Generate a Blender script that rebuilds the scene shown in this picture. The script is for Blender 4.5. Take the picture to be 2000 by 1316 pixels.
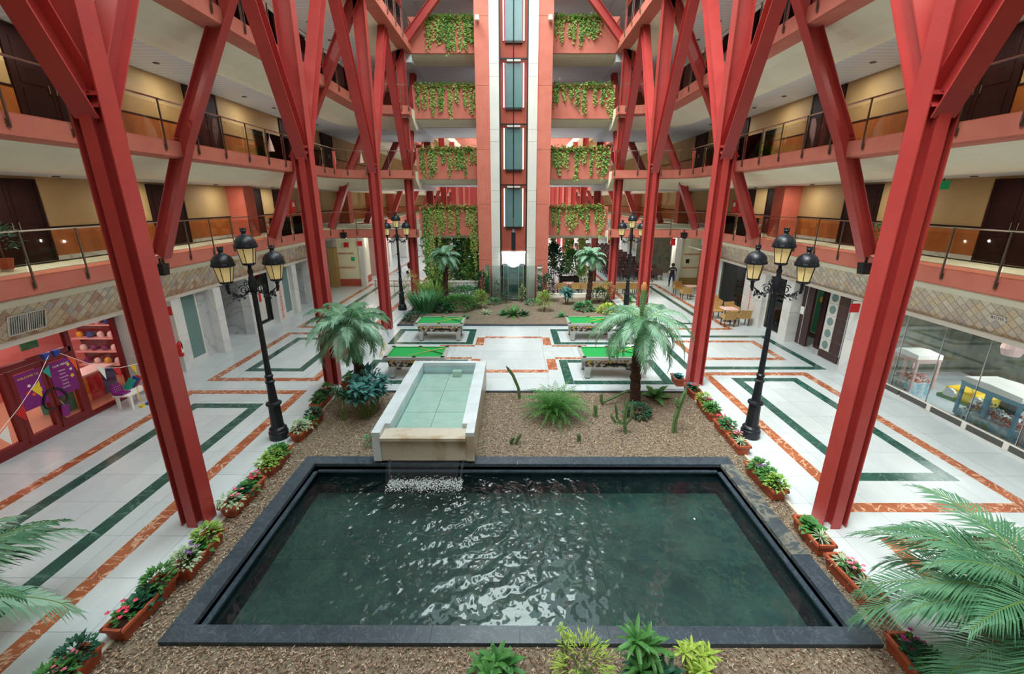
import bpy, math, random
from mathutils import Vector, Matrix
PI = math.pi
RND = random.Random(11)
SC = bpy.context.scene
for _o in list(bpy.data.objects):
    bpy.data.objects.remove(_o, do_unlink=True)
COL = SC.collection

# ---------------------------------------------------------------- camera
cam_d = bpy.data.cameras.new('camera')
cam = bpy.data.objects.new('camera', cam_d)
COL.objects.link(cam)
cam.location = (0, 0, 6.25)
cam.rotation_euler = (math.radians(90 - 17.324), 0, math.radians(0.191))
cam_d.sensor_width = 36.0
cam_d.lens = 857.6 * 36.0 / 2000.0
cam_d.clip_end = 400
SC.camera = cam
# ---------------------------------------------------------------- world, lights, exposure
w = bpy.data.worlds.new('sky')
SC.world = w
w.use_nodes = True
bg = w.node_tree.nodes['Background']
bg.inputs[0].default_value = (0.84, 0.98, 1.0, 1)
bg.inputs[1].default_value = 1.5
SC.view_settings.view_transform = 'Standard'
SC.view_settings.look = 'None'
SC.view_settings.gamma = 1.0
SC.view_settings.use_curve_mapping = False
SC.view_settings.exposure = 0.48

def area(name, loc, rot, sx, sy, power, col=(1, 1, 1)):
    d = bpy.data.lights.new(name, 'AREA')
    d.shape = 'RECTANGLE'
    d.size, d.size_y = sx, sy
    d.energy = power
    d.color = col
    o = bpy.data.objects.new(name, d)
    COL.objects.link(o)
    o.location = loc
    o.rotation_euler = rot
    return o
sun_d = bpy.data.lights.new('sun', 'SUN')
sun_d.energy = 3.8
sun_d.angle = math.radians(28)
sun_d.color = (1.0, 0.98, 0.90)
sun = bpy.data.objects.new('sun', sun_d)
COL.objects.link(sun)
sun.rotation_euler = Vector((0.42, 0.34, -1.0)).to_track_quat('-Z', 'Y').to_euler()
# daylight falling through the roof glazing of the two halls
area('skylight', (0, 12, 21.3), (0, 0, 0), 4.5, 30, 2800, (0.88, 1.0, 0.97))
area('skylight_beyond', (0, 56, 17.0), (0, 0, 0), 5, 38, 1900, (0.90, 1.0, 0.97))

# fill lights added under the walkway ceilings; lamps of shops and far restaurant
def disc(x, y, z, e):
    d = bpy.data.lights.new('ceiling_fill', 'AREA'); d.shape = 'DISK'; d.size = .16; d.energy = e; d.color = (.98, 1.0, .90)
    o = bpy.data.objects.new('ceiling_fill', d); COL.objects.link(o); o.location = (x, y, z)
def bulb(x, y, z, e, col=(1, .93, .82), r=.08):
    d = bpy.data.lights.new('ceiling_fill', 'POINT'); d.energy = e; d.color = col; d.shadow_soft_size = r
    o = bpy.data.objects.new('ceiling_fill', d); COL.objects.link(o); o.location = (x, y, z)
for _s in (-1, 1):
    for _x, _z in ((12.975, 6.87), (11.165, 10.31), (9.065, 13.75)):
        for _i in range(5):
            disc(_s * _x, 7.5 + 4.6 * _i, _z, 32)
    for _y in (5.5, 9.5, 13.0):
        area('shop_lamp', (_s * 15.0, _y, 2.92), (0, 0, 0), 2.4, 1.6, 40 if _s < 0 else 75, (1, .98, .94))
    bulb(_s * 14.3, 24.5, 2.6, 60); bulb(_s * 11.5, 34.5, 3.2, 90); bulb(_s * 9.5, 43, 3.3, 150); bulb(_s * 9, 30.5, 3.6, 70)
bulb(-12.6, 38.5, 2.6, 90, (1, .85, .7))

# ---------------------------------------------------------------- helpers
def S(r, g, b):
    f = lambda c: (c / 255 / 12.92) if c / 255 <= 0.04045 else ((c / 255 + 0.055) / 1.055) ** 2.4
    return (f(r), f(g), f(b), 1.0)

MATS = {}
def mat(name, col, rough=0.5, metal=0.0, col2=None, scale=4.0, contrast=(0.35, 0.65), bump=0.0, bscale=None,
        detail=4.0, spec=0.5, emit=None, estr=0.0, stretch=None, trans=0.0, sub=0.0, coat=0.0):
    m = bpy.data.materials.new(name)
    m.use_nodes = True
    nt = m.node_tree
    b = nt.nodes['Principled BSDF']
    b.inputs['Base Color'].default_value = col
    b.inputs['Roughness'].default_value = rough
    b.inputs['Metallic'].default_value = metal
    b.inputs['Specular IOR Level'].default_value = spec
    if trans:
        b.inputs['Transmission Weight'].default_value = trans
    if coat:
        b.inputs['Coat Weight'].default_value = coat
    if emit:
        b.inputs['Emission Color'].default_value = emit
        b.inputs['Emission Strength'].default_value = estr
    tc = None
    if col2 or bump:
        tc = nt.nodes.new('ShaderNodeTexCoord')
        mp = nt.nodes.new('ShaderNodeMapping')
        if stretch:
            mp.inputs['Scale'].default_value = stretch
        nt.links.new(tc.outputs['Object'], mp.inputs['Vector'])
    if col2:
        n = nt.nodes.new('ShaderNodeTexNoise')
        n.inputs['Scale'].default_value = scale
        n.inputs['Detail'].default_value = detail
        r = nt.nodes.new('ShaderNodeValToRGB')
        r.color_ramp.elements[0].position = contrast[0]
        r.color_ramp.elements[1].position = contrast[1]
        r.color_ramp.elements[0].color = col
        r.color_ramp.elements[1].color = col2
        nt.links.new(mp.outputs['Vector'], n.inputs['Vector'])
        nt.links.new(n.outputs['Fac'], r.inputs['Fac'])
        nt.links.new(r.outputs['Color'], b.inputs['Base Color'])
    if bump:
        n2 = nt.nodes.new('ShaderNodeTexNoise')
        n2.inputs['Scale'].default_value = bscale or scale * 4
        n2.inputs['Detail'].default_value = 3
        bp = nt.nodes.new('ShaderNodeBump')
        bp.inputs['Strength'].default_value = bump
        bp.inputs['Distance'].default_value = 0.02
        nt.links.new(mp.outputs['Vector'], n2.inputs['Vector'])
        nt.links.new(n2.outputs['Fac'], bp.inputs['Height'])
        nt.links.new(bp.outputs['Normal'], b.inputs['Normal'])
    MATS[name] = m
    return m

def glass(name, tint, refl=0.12, rough=0.02, body=0.0, bodycol=(0.8, 0.8, 0.8, 1)):
    """thin pane: see-through with a fresnel reflection, optionally a share of frosted body"""
    m = bpy.data.materials.new(name)
    m.use_nodes = True
    nt = m.node_tree
    nt.nodes.clear()
    out = nt.nodes.new('ShaderNodeOutputMaterial')
    tr = nt.nodes.new('ShaderNodeBsdfTransparent')
    tr.inputs[0].default_value = tint
    gl = nt.nodes.new('ShaderNodeBsdfGlossy')
    gl.inputs['Roughness'].default_value = rough
    gl.inputs['Color'].default_value = (1, 1, 1, 1)
    fr = nt.nodes.new('ShaderNodeLayerWeight')
    fr.inputs['Blend'].default_value = refl
    mx = nt.nodes.new('ShaderNodeMixShader')
    nt.links.new(fr.outputs['Fresnel'], mx.inputs[0])
    src = tr.outputs[0]
    if body:
        df = nt.nodes.new('ShaderNodeBsdfDiffuse')
        df.inputs[0].default_value = bodycol
        m2 = nt.nodes.new('ShaderNodeMixShader')
        m2.inputs[0].default_value = body
        nt.links.new(tr.outputs[0], m2.inputs[1])
        nt.links.new(df.outputs[0], m2.inputs[2])
        src = m2.outputs[0]
    nt.links.new(src, mx.inputs[1])
    nt.links.new(gl.outputs[0], mx.inputs[2])
    nt.links.new(mx.outputs[0], out.inputs[0])
    MATS[name] = m
    return m

def leafmat(name, col, col2, rough=0.45, trans=0.25, scale=3.0):
    m = mat(name, col, rough, col2=col2, scale=scale, contrast=(0.3, 0.7), spec=0.4)
    nt = m.node_tree
    b = nt.nodes['Principled BSDF']
    out = nt.nodes['Material Output']
    tl = nt.nodes.new('ShaderNodeBsdfTranslucent')
    ramp = [n for n in nt.nodes if n.type == 'VALTORGB'][0]
    nt.links.new(ramp.outputs['Color'], tl.inputs[0])
    mx = nt.nodes.new('ShaderNodeMixShader')
    mx.inputs[0].default_value = trans
    nt.links.new(b.outputs[0], mx.inputs[1])
    nt.links.new(tl.outputs[0], mx.inputs[2])
    nt.links.new(mx.outputs[0], out.inputs[0])
    return m

def marble(name, base, dark, vein, rough=0.16, vs=1.1, vw=0.03, stretch=(1, 0.35, 1), var=0.5, cloud=0.8):
    """polished veined stone; each mesh island gets its own shift through Object Info / geometry randomness"""
    m = bpy.data.materials.new(name)
    m.use_nodes = True
    nt = m.node_tree
    L = nt.links.new
    b = nt.nodes['Principled BSDF']
    b.inputs['Roughness'].default_value = rough
    tc = nt.nodes.new('ShaderNodeTexCoord')
    geo = nt.nodes.new('ShaderNodeNewGeometry')
    oi = nt.nodes.new('ShaderNodeObjectInfo')
    add = nt.nodes.new('ShaderNodeMath'); add.operation = 'ADD'
    L(geo.outputs['Random Per Island'], add.inputs[0]); L(oi.outputs['Random'], add.inputs[1])
    sc = nt.nodes.new('ShaderNodeVectorMath'); sc.operation = 'SCALE'
    sc.inputs[0].default_value = (37, 53, 11)
    L(add.outputs[0], sc.inputs['Scale'])
    mp = nt.nodes.new('ShaderNodeMapping')
    mp.inputs['Scale'].default_value = stretch
    L(tc.outputs['Object'], mp.inputs['Vector'])
    va = nt.nodes.new('ShaderNodeVectorMath'); va.operation = 'ADD'
    L(mp.outputs[0], va.inputs[0]); L(sc.outputs[0], va.inputs[1])
    n1 = nt.nodes.new('ShaderNodeTexNoise'); n1.inputs['Scale'].default_value = cloud; n1.inputs['Detail'].default_value = 5
    L(va.outputs[0], n1.inputs['Vector'])
    r1 = nt.nodes.new('ShaderNodeValToRGB')
    r1.color_ramp.elements[0].position = 0.3; r1.color_ramp.elements[0].color = base
    r1.color_ramp.elements[1].position = 0.75; r1.color_ramp.elements[1].color = dark
    L(n1.outputs['Fac'], r1.inputs['Fac'])
    n2 = nt.nodes.new('ShaderNodeTexNoise'); n2.inputs['Scale'].default_value = vs; n2.inputs['Detail'].default_value = 6
    n2.inputs['Distortion'].default_value = 1.2
    L(va.outputs[0], n2.inputs['Vector'])
    sb = nt.nodes.new('ShaderNodeMath'); sb.operation = 'SUBTRACT'; sb.inputs[1].default_value = 0.5
    L(n2.outputs['Fac'], sb.inputs[0])
    ab = nt.nodes.new('ShaderNodeMath'); ab.operation = 'ABSOLUTE'
    L(sb.outputs[0], ab.inputs[0])
    mr = nt.nodes.new('ShaderNodeMapRange')
    mr.inputs['From Min'].default_value = 0.0; mr.inputs['From Max'].default_value = vw
    mr.inputs['To Min'].default_value = var; mr.inputs['To Max'].default_value = 0.0
    L(ab.outputs[0], mr.inputs['Value'])
    mx = nt.nodes.new('ShaderNodeMixRGB')
    mx.inputs['Color2'].default_value = vein
    L(mr.outputs[0], mx.inputs['Fac']); L(r1.outputs[0], mx.inputs['Color1'])
    L(mx.outputs[0], b.inputs['Base Color'])
    MATS[name] = m
    return m

class MB:
    """collects faces, then links them as ONE mesh object"""
    def __init__(s):
        s.v = []; s.f = []; s.m = []
    def add(s, vs, fs, mi=0):
        n = len(s.v)
        s.v.extend(vs)
        for f in fs:
            s.f.append(tuple(i + n for i in f)); s.m.append(mi)
        return s
    def box(s, x0, x1, y0, y1, z0, z1, mi=0):
        return s.add([(x0, y0, z0), (x1, y0, z0), (x1, y1, z0), (x0, y1, z0), (x0, y0, z1), (x1, y0, z1), (x1, y1, z1), (x0, y1, z1)],
                     [(0, 3, 2, 1), (4, 5, 6, 7), (0, 1, 5, 4), (1, 2, 6, 5), (2, 3, 7, 6), (3, 0, 4, 7)], mi)
    def frust(s, x0, x1, y0, y1, z0, z1, k, mi=0, ky=None):
        """box whose top grows by k on every side"""
        ky = k if ky is None else ky
        return s.add([(x0, y0, z0), (x1, y0, z0), (x1, y1, z0), (x0, y1, z0), (x0 - k, y0 - ky, z1), (x1 + k, y0 - ky, z1), (x1 + k, y1 + ky, z1), (x0 - k, y1 + ky, z1)],
                     [(0, 3, 2, 1), (4, 5, 6, 7), (0, 1, 5, 4), (1, 2, 6, 5), (2, 3, 7, 6), (3, 0, 4, 7)], mi)
    def bar(s, a, b, w, h, up=(0, 0, 1), mi=0):
        a = Vector(a); b = Vector(b)
        d = (b - a).normalized()
        u = Vector(up)
        r = d.cross(u)
        if r.length < 1e-4:
            r = d.cross(Vector((0, 1, 0)))
        r.normalize()
        q = r.cross(d).normalized()
        r *= w / 2; q *= h / 2
        vs = [tuple(p + i * r + j * q) for p in (a, b) for i, j in ((-1, -1), (1, -1), (1, 1), (-1, 1))]
        return s.add(vs, [(0, 3, 2, 1), (4, 5, 6, 7), (0, 1, 5, 4), (1, 2, 6, 5), (2, 3, 7, 6), (3, 0, 4, 7)], mi)
    def prism(s, poly, d, mi=0, mside=None):
        """poly: list of 3-vectors, extruded by vector d"""
        n = len(poly)
        d = Vector(d)
        vs = [tuple(p) for p in poly] + [tuple(Vector(p) + d) for p in poly]
        s.add(vs, [tuple(range(n - 1, -1, -1)), tuple(range(n, 2 * n))], mi)
        k = len(s.v) - 2 * n
        for i in range(n):
            j = (i + 1) % n
            s.f.append((k + i, k + j, k + j + n, k + i + n)); s.m.append(mi if mside is None else mside)
        return s
    def ibeam(s, a, b, u, h, bw, tf=0.03, tw=0.025, mi=0):
        a = Vector(a); b = Vector(b)
        d = (b - a).normalized()
        u = Vector(u); u = (u - d * u.dot(d)).normalized()
        v = d.cross(u).normalized()
        H, B = h / 2, bw / 2
        pr = [(-H, -B), (-H, B), (-H + tf, B), (-H + tf, tw), (H - tf, tw), (H - tf, B), (H, B), (H, -B), (H - tf, -B), (H - tf, -tw), (-H + tf, -tw), (-H + tf, -B)]
        return s.prism([a + u * p + v * q for p, q in pr], b - a, mi)
    def tube(s, pts, r, n=6, mi=0, cap=True):
        P = [Vector(p) for p in pts]
        rs = r if isinstance(r, (list, tuple)) else [r] * len(P)
        k0 = len(s.v)
        prev = None
        for i, p in enumerate(P):
            t = (P[min(i + 1, len(P) - 1)] - P[max(i - 1, 0)]).normalized()
            if prev is None:
                ref = Vector((0, 0, 1)) if abs(t.z) < 0.9 else Vector((1, 0, 0))
                x = t.cross(ref).normalized()
            else:
                x = (prev - t * prev.dot(t)).normalized()
            prev = x
            y = t.cross(x)
            for j in range(n):
                a = 2 * PI * j / n
                s.v.append(tuple(p + (x * math.cos(a) + y * math.sin(a)) * rs[i]))
        for i in range(len(P) - 1):
            for j in range(n):
                a, b = k0 + i * n + j, k0 + i * n + (j + 1) % n
                s.f.append((a, b, b + n, a + n)); s.m.append(mi)
        if cap:
            s.f.append(tuple(range(k0 + n - 1, k0 - 1, -1))); s.m.append(mi)
            e = k0 + (len(P) - 1) * n
            s.f.append(tuple(range(e, e + n))); s.m.append(mi)
        return s
    def lathe(s, c, prof, n=16, mi=0, a0=0.0, sx=1.0, sy=1.0):
        k0 = len(s.v)
        for r, z in prof:
            for j in range(n):
                a = a0 + 2 * PI * j / n
                s.v.append((c[0] + math.cos(a) * r * sx, c[1] + math.sin(a) * r * sy, c[2] + z))
        for i in range(len(prof) - 1):
            for j in range(n):
                a, b = k0 + i * n + j, k0 + i * n + (j + 1) % n
                s.f.append((a, b, b + n, a + n)); s.m.append(mi)
        s.f.append(tuple(range(k0 + n - 1, k0 - 1, -1))); s.m.append(mi)
        e = k0 + (len(prof) - 1) * n
        s.f.append(tuple(range(e, e + n))); s.m.append(mi)
        return s
    def leaf(s, p, d, up, L, W, bend=0.2, mi=0, fold=0.15, seg=2):
        """pointed leaf from p along d, drooping by bend"""
        p = Vector(p); d = Vector(d).normalized(); up = Vector(up)
        r = d.cross(up)
        if r.length < 1e-3:
            r = d.cross(Vector((1, 0, 0.01)))
        r.normalize()
        q = r.cross(d).normalized()
        k = len(s.v)
        mids = (0.45,) if seg == 2 else (0.3, 0.7)
        s.v.append(tuple(p))
        for t in mids:
            c = p + d * L * t - q * L * bend * t * t
            ww = W * (1.0 if len(mids) == 1 else (0.95 if t < .5 else 0.72)) / 2
            s.v.extend([tuple(c - r * ww + q * fold * ww), tuple(c - q * fold * ww * .5), tuple(c + r * ww + q * fold * ww)])
        s.v.append(tuple(p + d * L * (1 - bend * .3) - q * L * bend))
        e = len(s.v) - 1
        s.f.append((k, k + 2, k + 1)); s.f.append((k, k + 3, k + 2)); s.m += [mi, mi]
        if len(mids) == 2:
            s.f.append((k + 1, k + 2, k + 5, k + 4)); s.f.append((k + 2, k + 3, k + 6, k + 5)); s.m += [mi, mi]
        l = e - 3
        s.f.append((l, l + 1, e)); s.f.append((l + 1, l + 2, e)); s.m += [mi, mi]
        return s
    def ball(s, c, r, n=8, m=5, mi=0, sz=1.0):
        prof = [(r * math.sin(PI * i / m) + (1e-4 if i in (0, m) else 0), -r * sz * math.cos(PI * i / m)) for i in range(m + 1)]
        return s.lathe(c, prof, n, mi)
    def obj(s, name, mats, parent=None, smooth=False, loc=None, **props):
        me = bpy.data.meshes.new(name)
        me.from_pydata([tuple(v) for v in s.v], [], s.f)
        if not isinstance(mats, (list, tuple)):
            mats = [mats]
        for m in mats:
            me.materials.append(MATS[m] if isinstance(m, str) else m)
        if len(mats) > 1:
            me.polygons.foreach_set('material_index', s.m)
        if smooth:
            me.polygons.foreach_set('use_smooth', [True] * len(me.polygons))
        o = bpy.data.objects.new(name, me)
        COL.objects.link(o)
        if parent is not None:
            o.parent = parent
        if loc is not None:
            o.location = loc
        for k, v in props.items():
            o[k] = v
        return o

def thing(name, label, cat, loc=(0, 0, 0), rz=0.0, group=None, scale=None):
    o = bpy.data.objects.new(name, None)
    o.empty_display_size = 0.2
    COL.objects.link(o)
    o.location = loc
    o.rotation_euler = (0, 0, rz)
    if scale:
        o.scale = (scale,) * 3 if not isinstance(scale, (tuple, list)) else scale
    o['label'] = label; o['category'] = cat
    if group:
        o['group'] = group
    return o
def tag(o, label, cat, group=None):
    o['label'] = label; o['category'] = cat
    if group:
        o['group'] = group
    return o
def sroot(name, label=None, loc=(0, 0, 0)):
    o = bpy.data.objects.new(name, None)
    COL.objects.link(o)
    o.location = loc
    o['kind'] = 'structure'
    if label:
        o['label'] = label
    return o
def struct(o, label=None):
    o['kind'] = 'structure'
    if label:
        o['label'] = label
    return o
def dup(root, loc, rz=0.0, label=None, group=None, scale=None):
    kids = {}
    for o in SC.objects:
        if o.parent is not None:
            kids.setdefault(o.parent.name, []).append(o)
    def rec(o, par):
        c = o.copy()
        COL.objects.link(c)
        c.parent = par
        for ch in kids.get(o.name, []):
            rec(ch, c)
        return c
    r = rec(root, None)
    r.location = loc
    r.rotation_euler = (0, 0, rz)
    if scale:
        r.scale = (scale,) * 3
    if label:
        r['label'] = label
    if group:
        r['group'] = group
    return r
def copypart(o, parent, loc):
    c = o.copy()
    COL.objects.link(c)
    c.parent = parent
    c.location = loc
    return c
def text(name, s, size, m, parent, loc, rot, depth=0.004, align='CENTER', **props):
    cu = bpy.data.curves.new(name, 'FONT')
    cu.body = s; cu.size = size; cu.extrude = depth; cu.align_x = align; cu.align_y = 'CENTER'
    cu.resolution_u = 2
    cu.materials.append(MATS[m])
    o = bpy.data.objects.new(name, cu)
    COL.objects.link(o)
    o.parent = parent
    o.location = loc
    o.rotation_euler = rot
    for k, v in props.items():
        o[k] = v
    return o

# ---------------------------------------------------------------- materials
mat('red_steel', S(168, 56, 55), 0.36, col2=S(176, 62, 59), scale=1.5, bump=0.02, bscale=30, spec=0.6)
mat('salmon', S(200, 118, 100), 0.75, col2=S(192, 108, 92), scale=2, bump=0.08, bscale=25)
mat('salmon_dark', S(186, 92, 72), 0.75, col2=S(176, 84, 66), scale=2)
mat('cream', S(238, 236, 212), 0.8, col2=S(232, 229, 204), scale=1)
mat('tan_wall', S(168, 138, 92), 0.7, col2=S(160, 130, 86), scale=1.2)
mat('brown_stone', S(168, 98, 40), 0.4, col2=S(140, 76, 30), scale=3, contrast=(0.3, 0.7), stretch=(1, 1, 0.3))
mat('dark_wood', S(30, 11, 10), 0.6, col2=S(42, 16, 13), scale=3, stretch=(1, 1, 0.15), spec=0.15)
mat('steel', S(190, 188, 180), 0.25, metal=1.0)
mat('post_steel', S(120, 110, 100), 0.35, metal=0.8)
mat('clad', S(214, 216, 210), 0.5, col2=S(206, 209, 204), scale=1)
mat('teal_door', S(92, 128, 132), 0.25, col2=S(100, 136, 138), scale=0.8)
mat('white_paint', S(236, 234, 226), 0.5)
mat('black_iron', S(24, 30, 38), 0.38, metal=0.3, col2=S(32, 38, 46), scale=10, bump=0.15, bscale=40)
mat('black', S(16, 16, 18), 0.45)
mat('dark_recess', S(30, 24, 24), 0.8)
mat('off_white_tile', S(214, 208, 190), 0.5)
mat('lamp_glass', S(236, 214, 150), 0.35, emit=S(240, 214, 150), estr=0.12)
mat('light_white', (1, 1, 1, 1), 0.5, emit=(1, 1, 1, 1), estr=3.0)
mat('slot_light', (1, .85, .8, 1), 0.5, emit=(1, .80, .72, 1), estr=0.55)
mat('shop_light', (1, 1, 1, 1), 0.5, emit=(1, .95, .9, 1), estr=6.0)
marble('white_marble', S(202, 212, 216), S(186, 197, 203), S(180, 192, 200), rough=0.26, vs=0.9, vw=0.04, var=0.28, cloud=1.2)
marble('white_marble_wall', S(230, 232, 230), S(210, 215, 216), S(176, 184, 190), rough=0.3, vs=0.9, vw=0.05, var=0.3, stretch=(0.6, 0.6, 0.6))
marble('grey_marble', S(206, 208, 208), S(178, 184, 186), S(136, 144, 150), rough=0.3, vs=0.9, vw=0.04, var=0.6, stretch=(0.7, 0.7, 0.7))
marble('green_marble', S(44, 92, 82), S(30, 68, 60), S(112, 152, 140), rough=0.18, vs=2.2, vw=0.03, var=0.4, stretch=(1, 1, 1), cloud=1.5)
marble('orange_marble', S(176, 104, 70), S(146, 78, 50), S(236, 204, 176), rough=0.18, vs=2.6, vw=0.03, var=0.75, stretch=(1, 1, 1), cloud=2.0)
marble('granite', S(58, 72, 84), S(44, 56, 68), S(110, 122, 130), rough=0.35, vs=5, vw=0.03, var=0.35, stretch=(1, 1, 1), cloud=3)
marble('granite_worn', S(74, 84, 90), S(58, 68, 76), S(136, 134, 118), rough=0.45, vs=2.6, vw=0.08, var=0.75, stretch=(1, 1, 1), cloud=3)
marble('pool_slab', S(72, 92, 88), S(46, 66, 66), S(104, 122, 100), rough=0.6, vs=1.5, vw=0.06, var=0.3, stretch=(1, 1, 1), cloud=1.2)
mat('mulch', S(142, 130, 112), 0.9, col2=S(98, 86, 72), scale=14, contrast=(0.3, 0.7), bump=0.9, bscale=40, detail=8)
mat('chip_light', S(188, 170, 152), 0.85)
mat('chip_mid', S(150, 124, 102), 0.85)
mat('chip_dark', S(92, 70, 56), 0.85)
mat('terracotta', S(178, 88, 56), 0.6, col2=S(164, 78, 50), scale=5)
mat('soil', S(60, 42, 30), 0.95)

# ceiling tiles: pale metal strips with fine joints
def ceil_mat():
    m = mat('grey_ceiling', S(214, 222, 226), 0.45)
    nt = m.node_tree
    tc = nt.nodes.new('ShaderNodeTexCoord')
    sx = nt.nodes.new('ShaderNodeSeparateXYZ')
    nt.links.new(tc.outputs['Object'], sx.inputs[0])
    md = nt.nodes.new('ShaderNodeMath'); md.operation = 'MODULO'; md.inputs[1].default_value = 0.3
    ab = nt.nodes.new('ShaderNodeMath'); ab.operation = 'ABSOLUTE'
    nt.links.new(sx.outputs['Y'], ab.inputs[0]); nt.links.new(ab.outputs[0], md.inputs[0])
    gt = nt.nodes.new('ShaderNodeMath'); gt.operation = 'LESS_THAN'; gt.inputs[1].default_value = 0.022
    nt.links.new(md.outputs[0], gt.inputs[0])
    mx = nt.nodes.new('ShaderNodeMixRGB')
    mx.inputs['Color1'].default_value = S(214, 222, 226); mx.inputs['Color2'].default_value = S(150, 158, 162)
    nt.links.new(gt.outputs[0], mx.inputs[0])
    nt.links.new(mx.outputs[0], nt.nodes['Principled BSDF'].inputs['Base Color'])
ceil_mat()
glass('pane_glass', (0.95, 0.97, 0.95, 1), refl=0.12)
glass('bronze_glass', (0.93, 0.90, 0.84, 1), refl=0.12)
glass('shop_glass', (0.86, 0.90, 0.90, 1), refl=0.22)
glass('pink_glass', (0.93, 0.72, 0.70, 1), refl=0.2)
glass('lift_glass', (0.82, 0.88, 0.86, 1), refl=0.35)
glass('frosted_teal', (0.5, 0.62, 0.6, 1), refl=0.35, rough=0.2, body=0.75, bodycol=S(124, 160, 158))
# ================================================================ LEVELS
FF = 3.44
ZD = [4.50 + FF * i for i in range(5)]            # walkway levels
FX = [11.62, 10.10, 8.18, 5.90, 5.90]             # outer face of each balcony edge
WX = [14.0, 12.2, 10.3, 8.2, 8.2]                 # wall behind each walkway
LEV = ['first', 'second', 'third', 'fourth', 'fifth']
SIDE = {-1: 'left', 1: 'right'}
YC = [7.43 + 7.005 * i for i in range(11)]        # columns
YB = 29.2                                         # front of the planted bridge

# ---------------------------------------------------------------- floor
fl = MB()
fl.box(-22, 22, -4, 4.0, -0.5, -0.03); fl.box(-22, -5.95, 4.0, 13.8, -0.5, -0.03)
fl.box(5.95, 22, 4.0, 13.8, -0.5, -0.03); fl.box(-22, 22, 13.8, 84, -0.5, -0.03)
floor = struct(fl.obj('floor', 'white_marble'), 'polished white marble floor of the atrium')
# marble slabs, each its own piece; the far ones joined
slab_me = {}
SLX, SLY = 1.28, 1.0
cells = []
for i in range(-10, 10):
    for j in range(0, 42):
        x0, y0 = i * SLX, 2.0 + j * SLY
        x1, y1 = x0 + SLX, y0 + SLY
        if x1 > -5.95 and x0 < 5.95 and y0 < 13.8 and y1 > 4.0:
            if x0 < -5.95: x1 = -5.95
            elif x1 > 5.95: x0 = 5.95
            elif y1 > 13.8: y0 = 13.8
            else: continue
        if y1 > 22.0 and y0 < 28.9 and x0 >= -6.5 and x1 <= 6.5:
            continue
        cells.append((x0, x1, y0, y1))
cells.sort(key=lambda c: c[2] * c[2] + 0.4 * c[0] * c[0])
far = MB()
g = 0.0035
for k, (x0, x1, y0, y1) in enumerate(cells):
    if k < 290:
        key = (round(x1 - x0, 3), round(y1 - y0, 3))
        if key not in slab_me:
            o = MB().box(g, key[0] - g, g, key[1] - g, -0.03, 0.0).obj('marble_slab', 'white_marble', floor, loc=(x0, y0, 0))
            slab_me[key] = o
        else:
            copypart(slab_me[key], floor, (x0, y0, 0))
    else:
        far.box(x0 + g, x1 - g, y0 + g, y1 - g, -0.03, 0.0)
far.box(-14.5, -12.81, 2, 44, -0.03, 0.0); far.box(12.81, 14.5, 2, 44, -0.03, 0.0)
far.obj('marble_paving', 'white_marble', floor, kind='stuff')

inl_cache = {}
def inlay(x0, x1, y0, y1, m, z=0.004):
    """strip of coloured marble cut into short stones"""
    if x1 - x0 >= y1 - y0:
        n = max(1, round((x1 - x0) / 0.95)); st = (x1 - x0) / n
        L = [(x0 + i * st, y0, st, y1 - y0) for i in range(n)]
    else:
        n = max(1, round((y1 - y0) / 0.95)); st = (y1 - y0) / n
        L = [(x0, y0 + i * st, x1 - x0, st) for i in range(n)]
    for (x, y, a, b) in L:
        key = (m, round(a, 2), round(b, 2), z)
        if y > 33:
            inl_far.setdefault(m, MB()).box(x + .003, x + a - .003, y + .003, y + b - .003, -.01, z)
        elif key in inl_cache:
            copypart(inl_cache[key], floor, (x, y, 0))
        else:
            inl_cache[key] = MB().box(.003, a - .003, .003, b - .003, -.01, z).obj('inlay_stone', m, floor, loc=(x, y, 0))
inl_far = {}
def ring(x0, x1, y0, y1, w, m, z=0.004, wy=None):
    wy = wy or w
    inlay(x0, x0 + w, y0, y1, m, z); inlay(x1 - w, x1, y0, y1, m, z)
    inlay(x0 + w, x1 - w, y0, y0 + wy, m, z); inlay(x0 + w, x1 - w, y1 - wy, y1, m, z)
OM, GM = 'orange_marble', 'green_marble'
# left aisle
ring(-11.12, -7.08, 2.0, 13.85, 0.30, OM); ring(-10.28, -8.02, 2.0, 12.82, 0.32, GM, 0.005)
ring(-11.12, -7.08, 14.65, 20.75, 0.30, OM); ring(-10.28, -8.02, 15.6, 19.9, 0.30, GM, 0.005)
ring(-11.12, -7.08, 21.6, 34.0, 0.30, OM); ring(-10.28, -8.02, 22.6, 33.0, 0.30, GM, 0.005)
ring(-11.12, -7.08, 35.0, 52.0, 0.30, OM)
# right aisle
ring(7.08, 11.12, 7.72, 15.55, 0.30, OM); ring(8.0, 10.42, 8.8, 15.0, 0.32, GM, 0.005)
ring(7.08, 11.12, 2.0, 7.0, 0.30, OM)
ring(6.65, 12.1, 15.85, 20.3, 0.30, GM, 0.005); ring(7.42, 11.2, 16.9, 19.5, 0.28, OM)
ring(7.08, 11.12, 21.3, 34.0, 0.30, OM); ring(8.0, 10.42, 22.3, 33.0, 0.30, GM, 0.005)
ring(7.08, 11.12, 35.0, 52.0, 0.30, OM)
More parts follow.
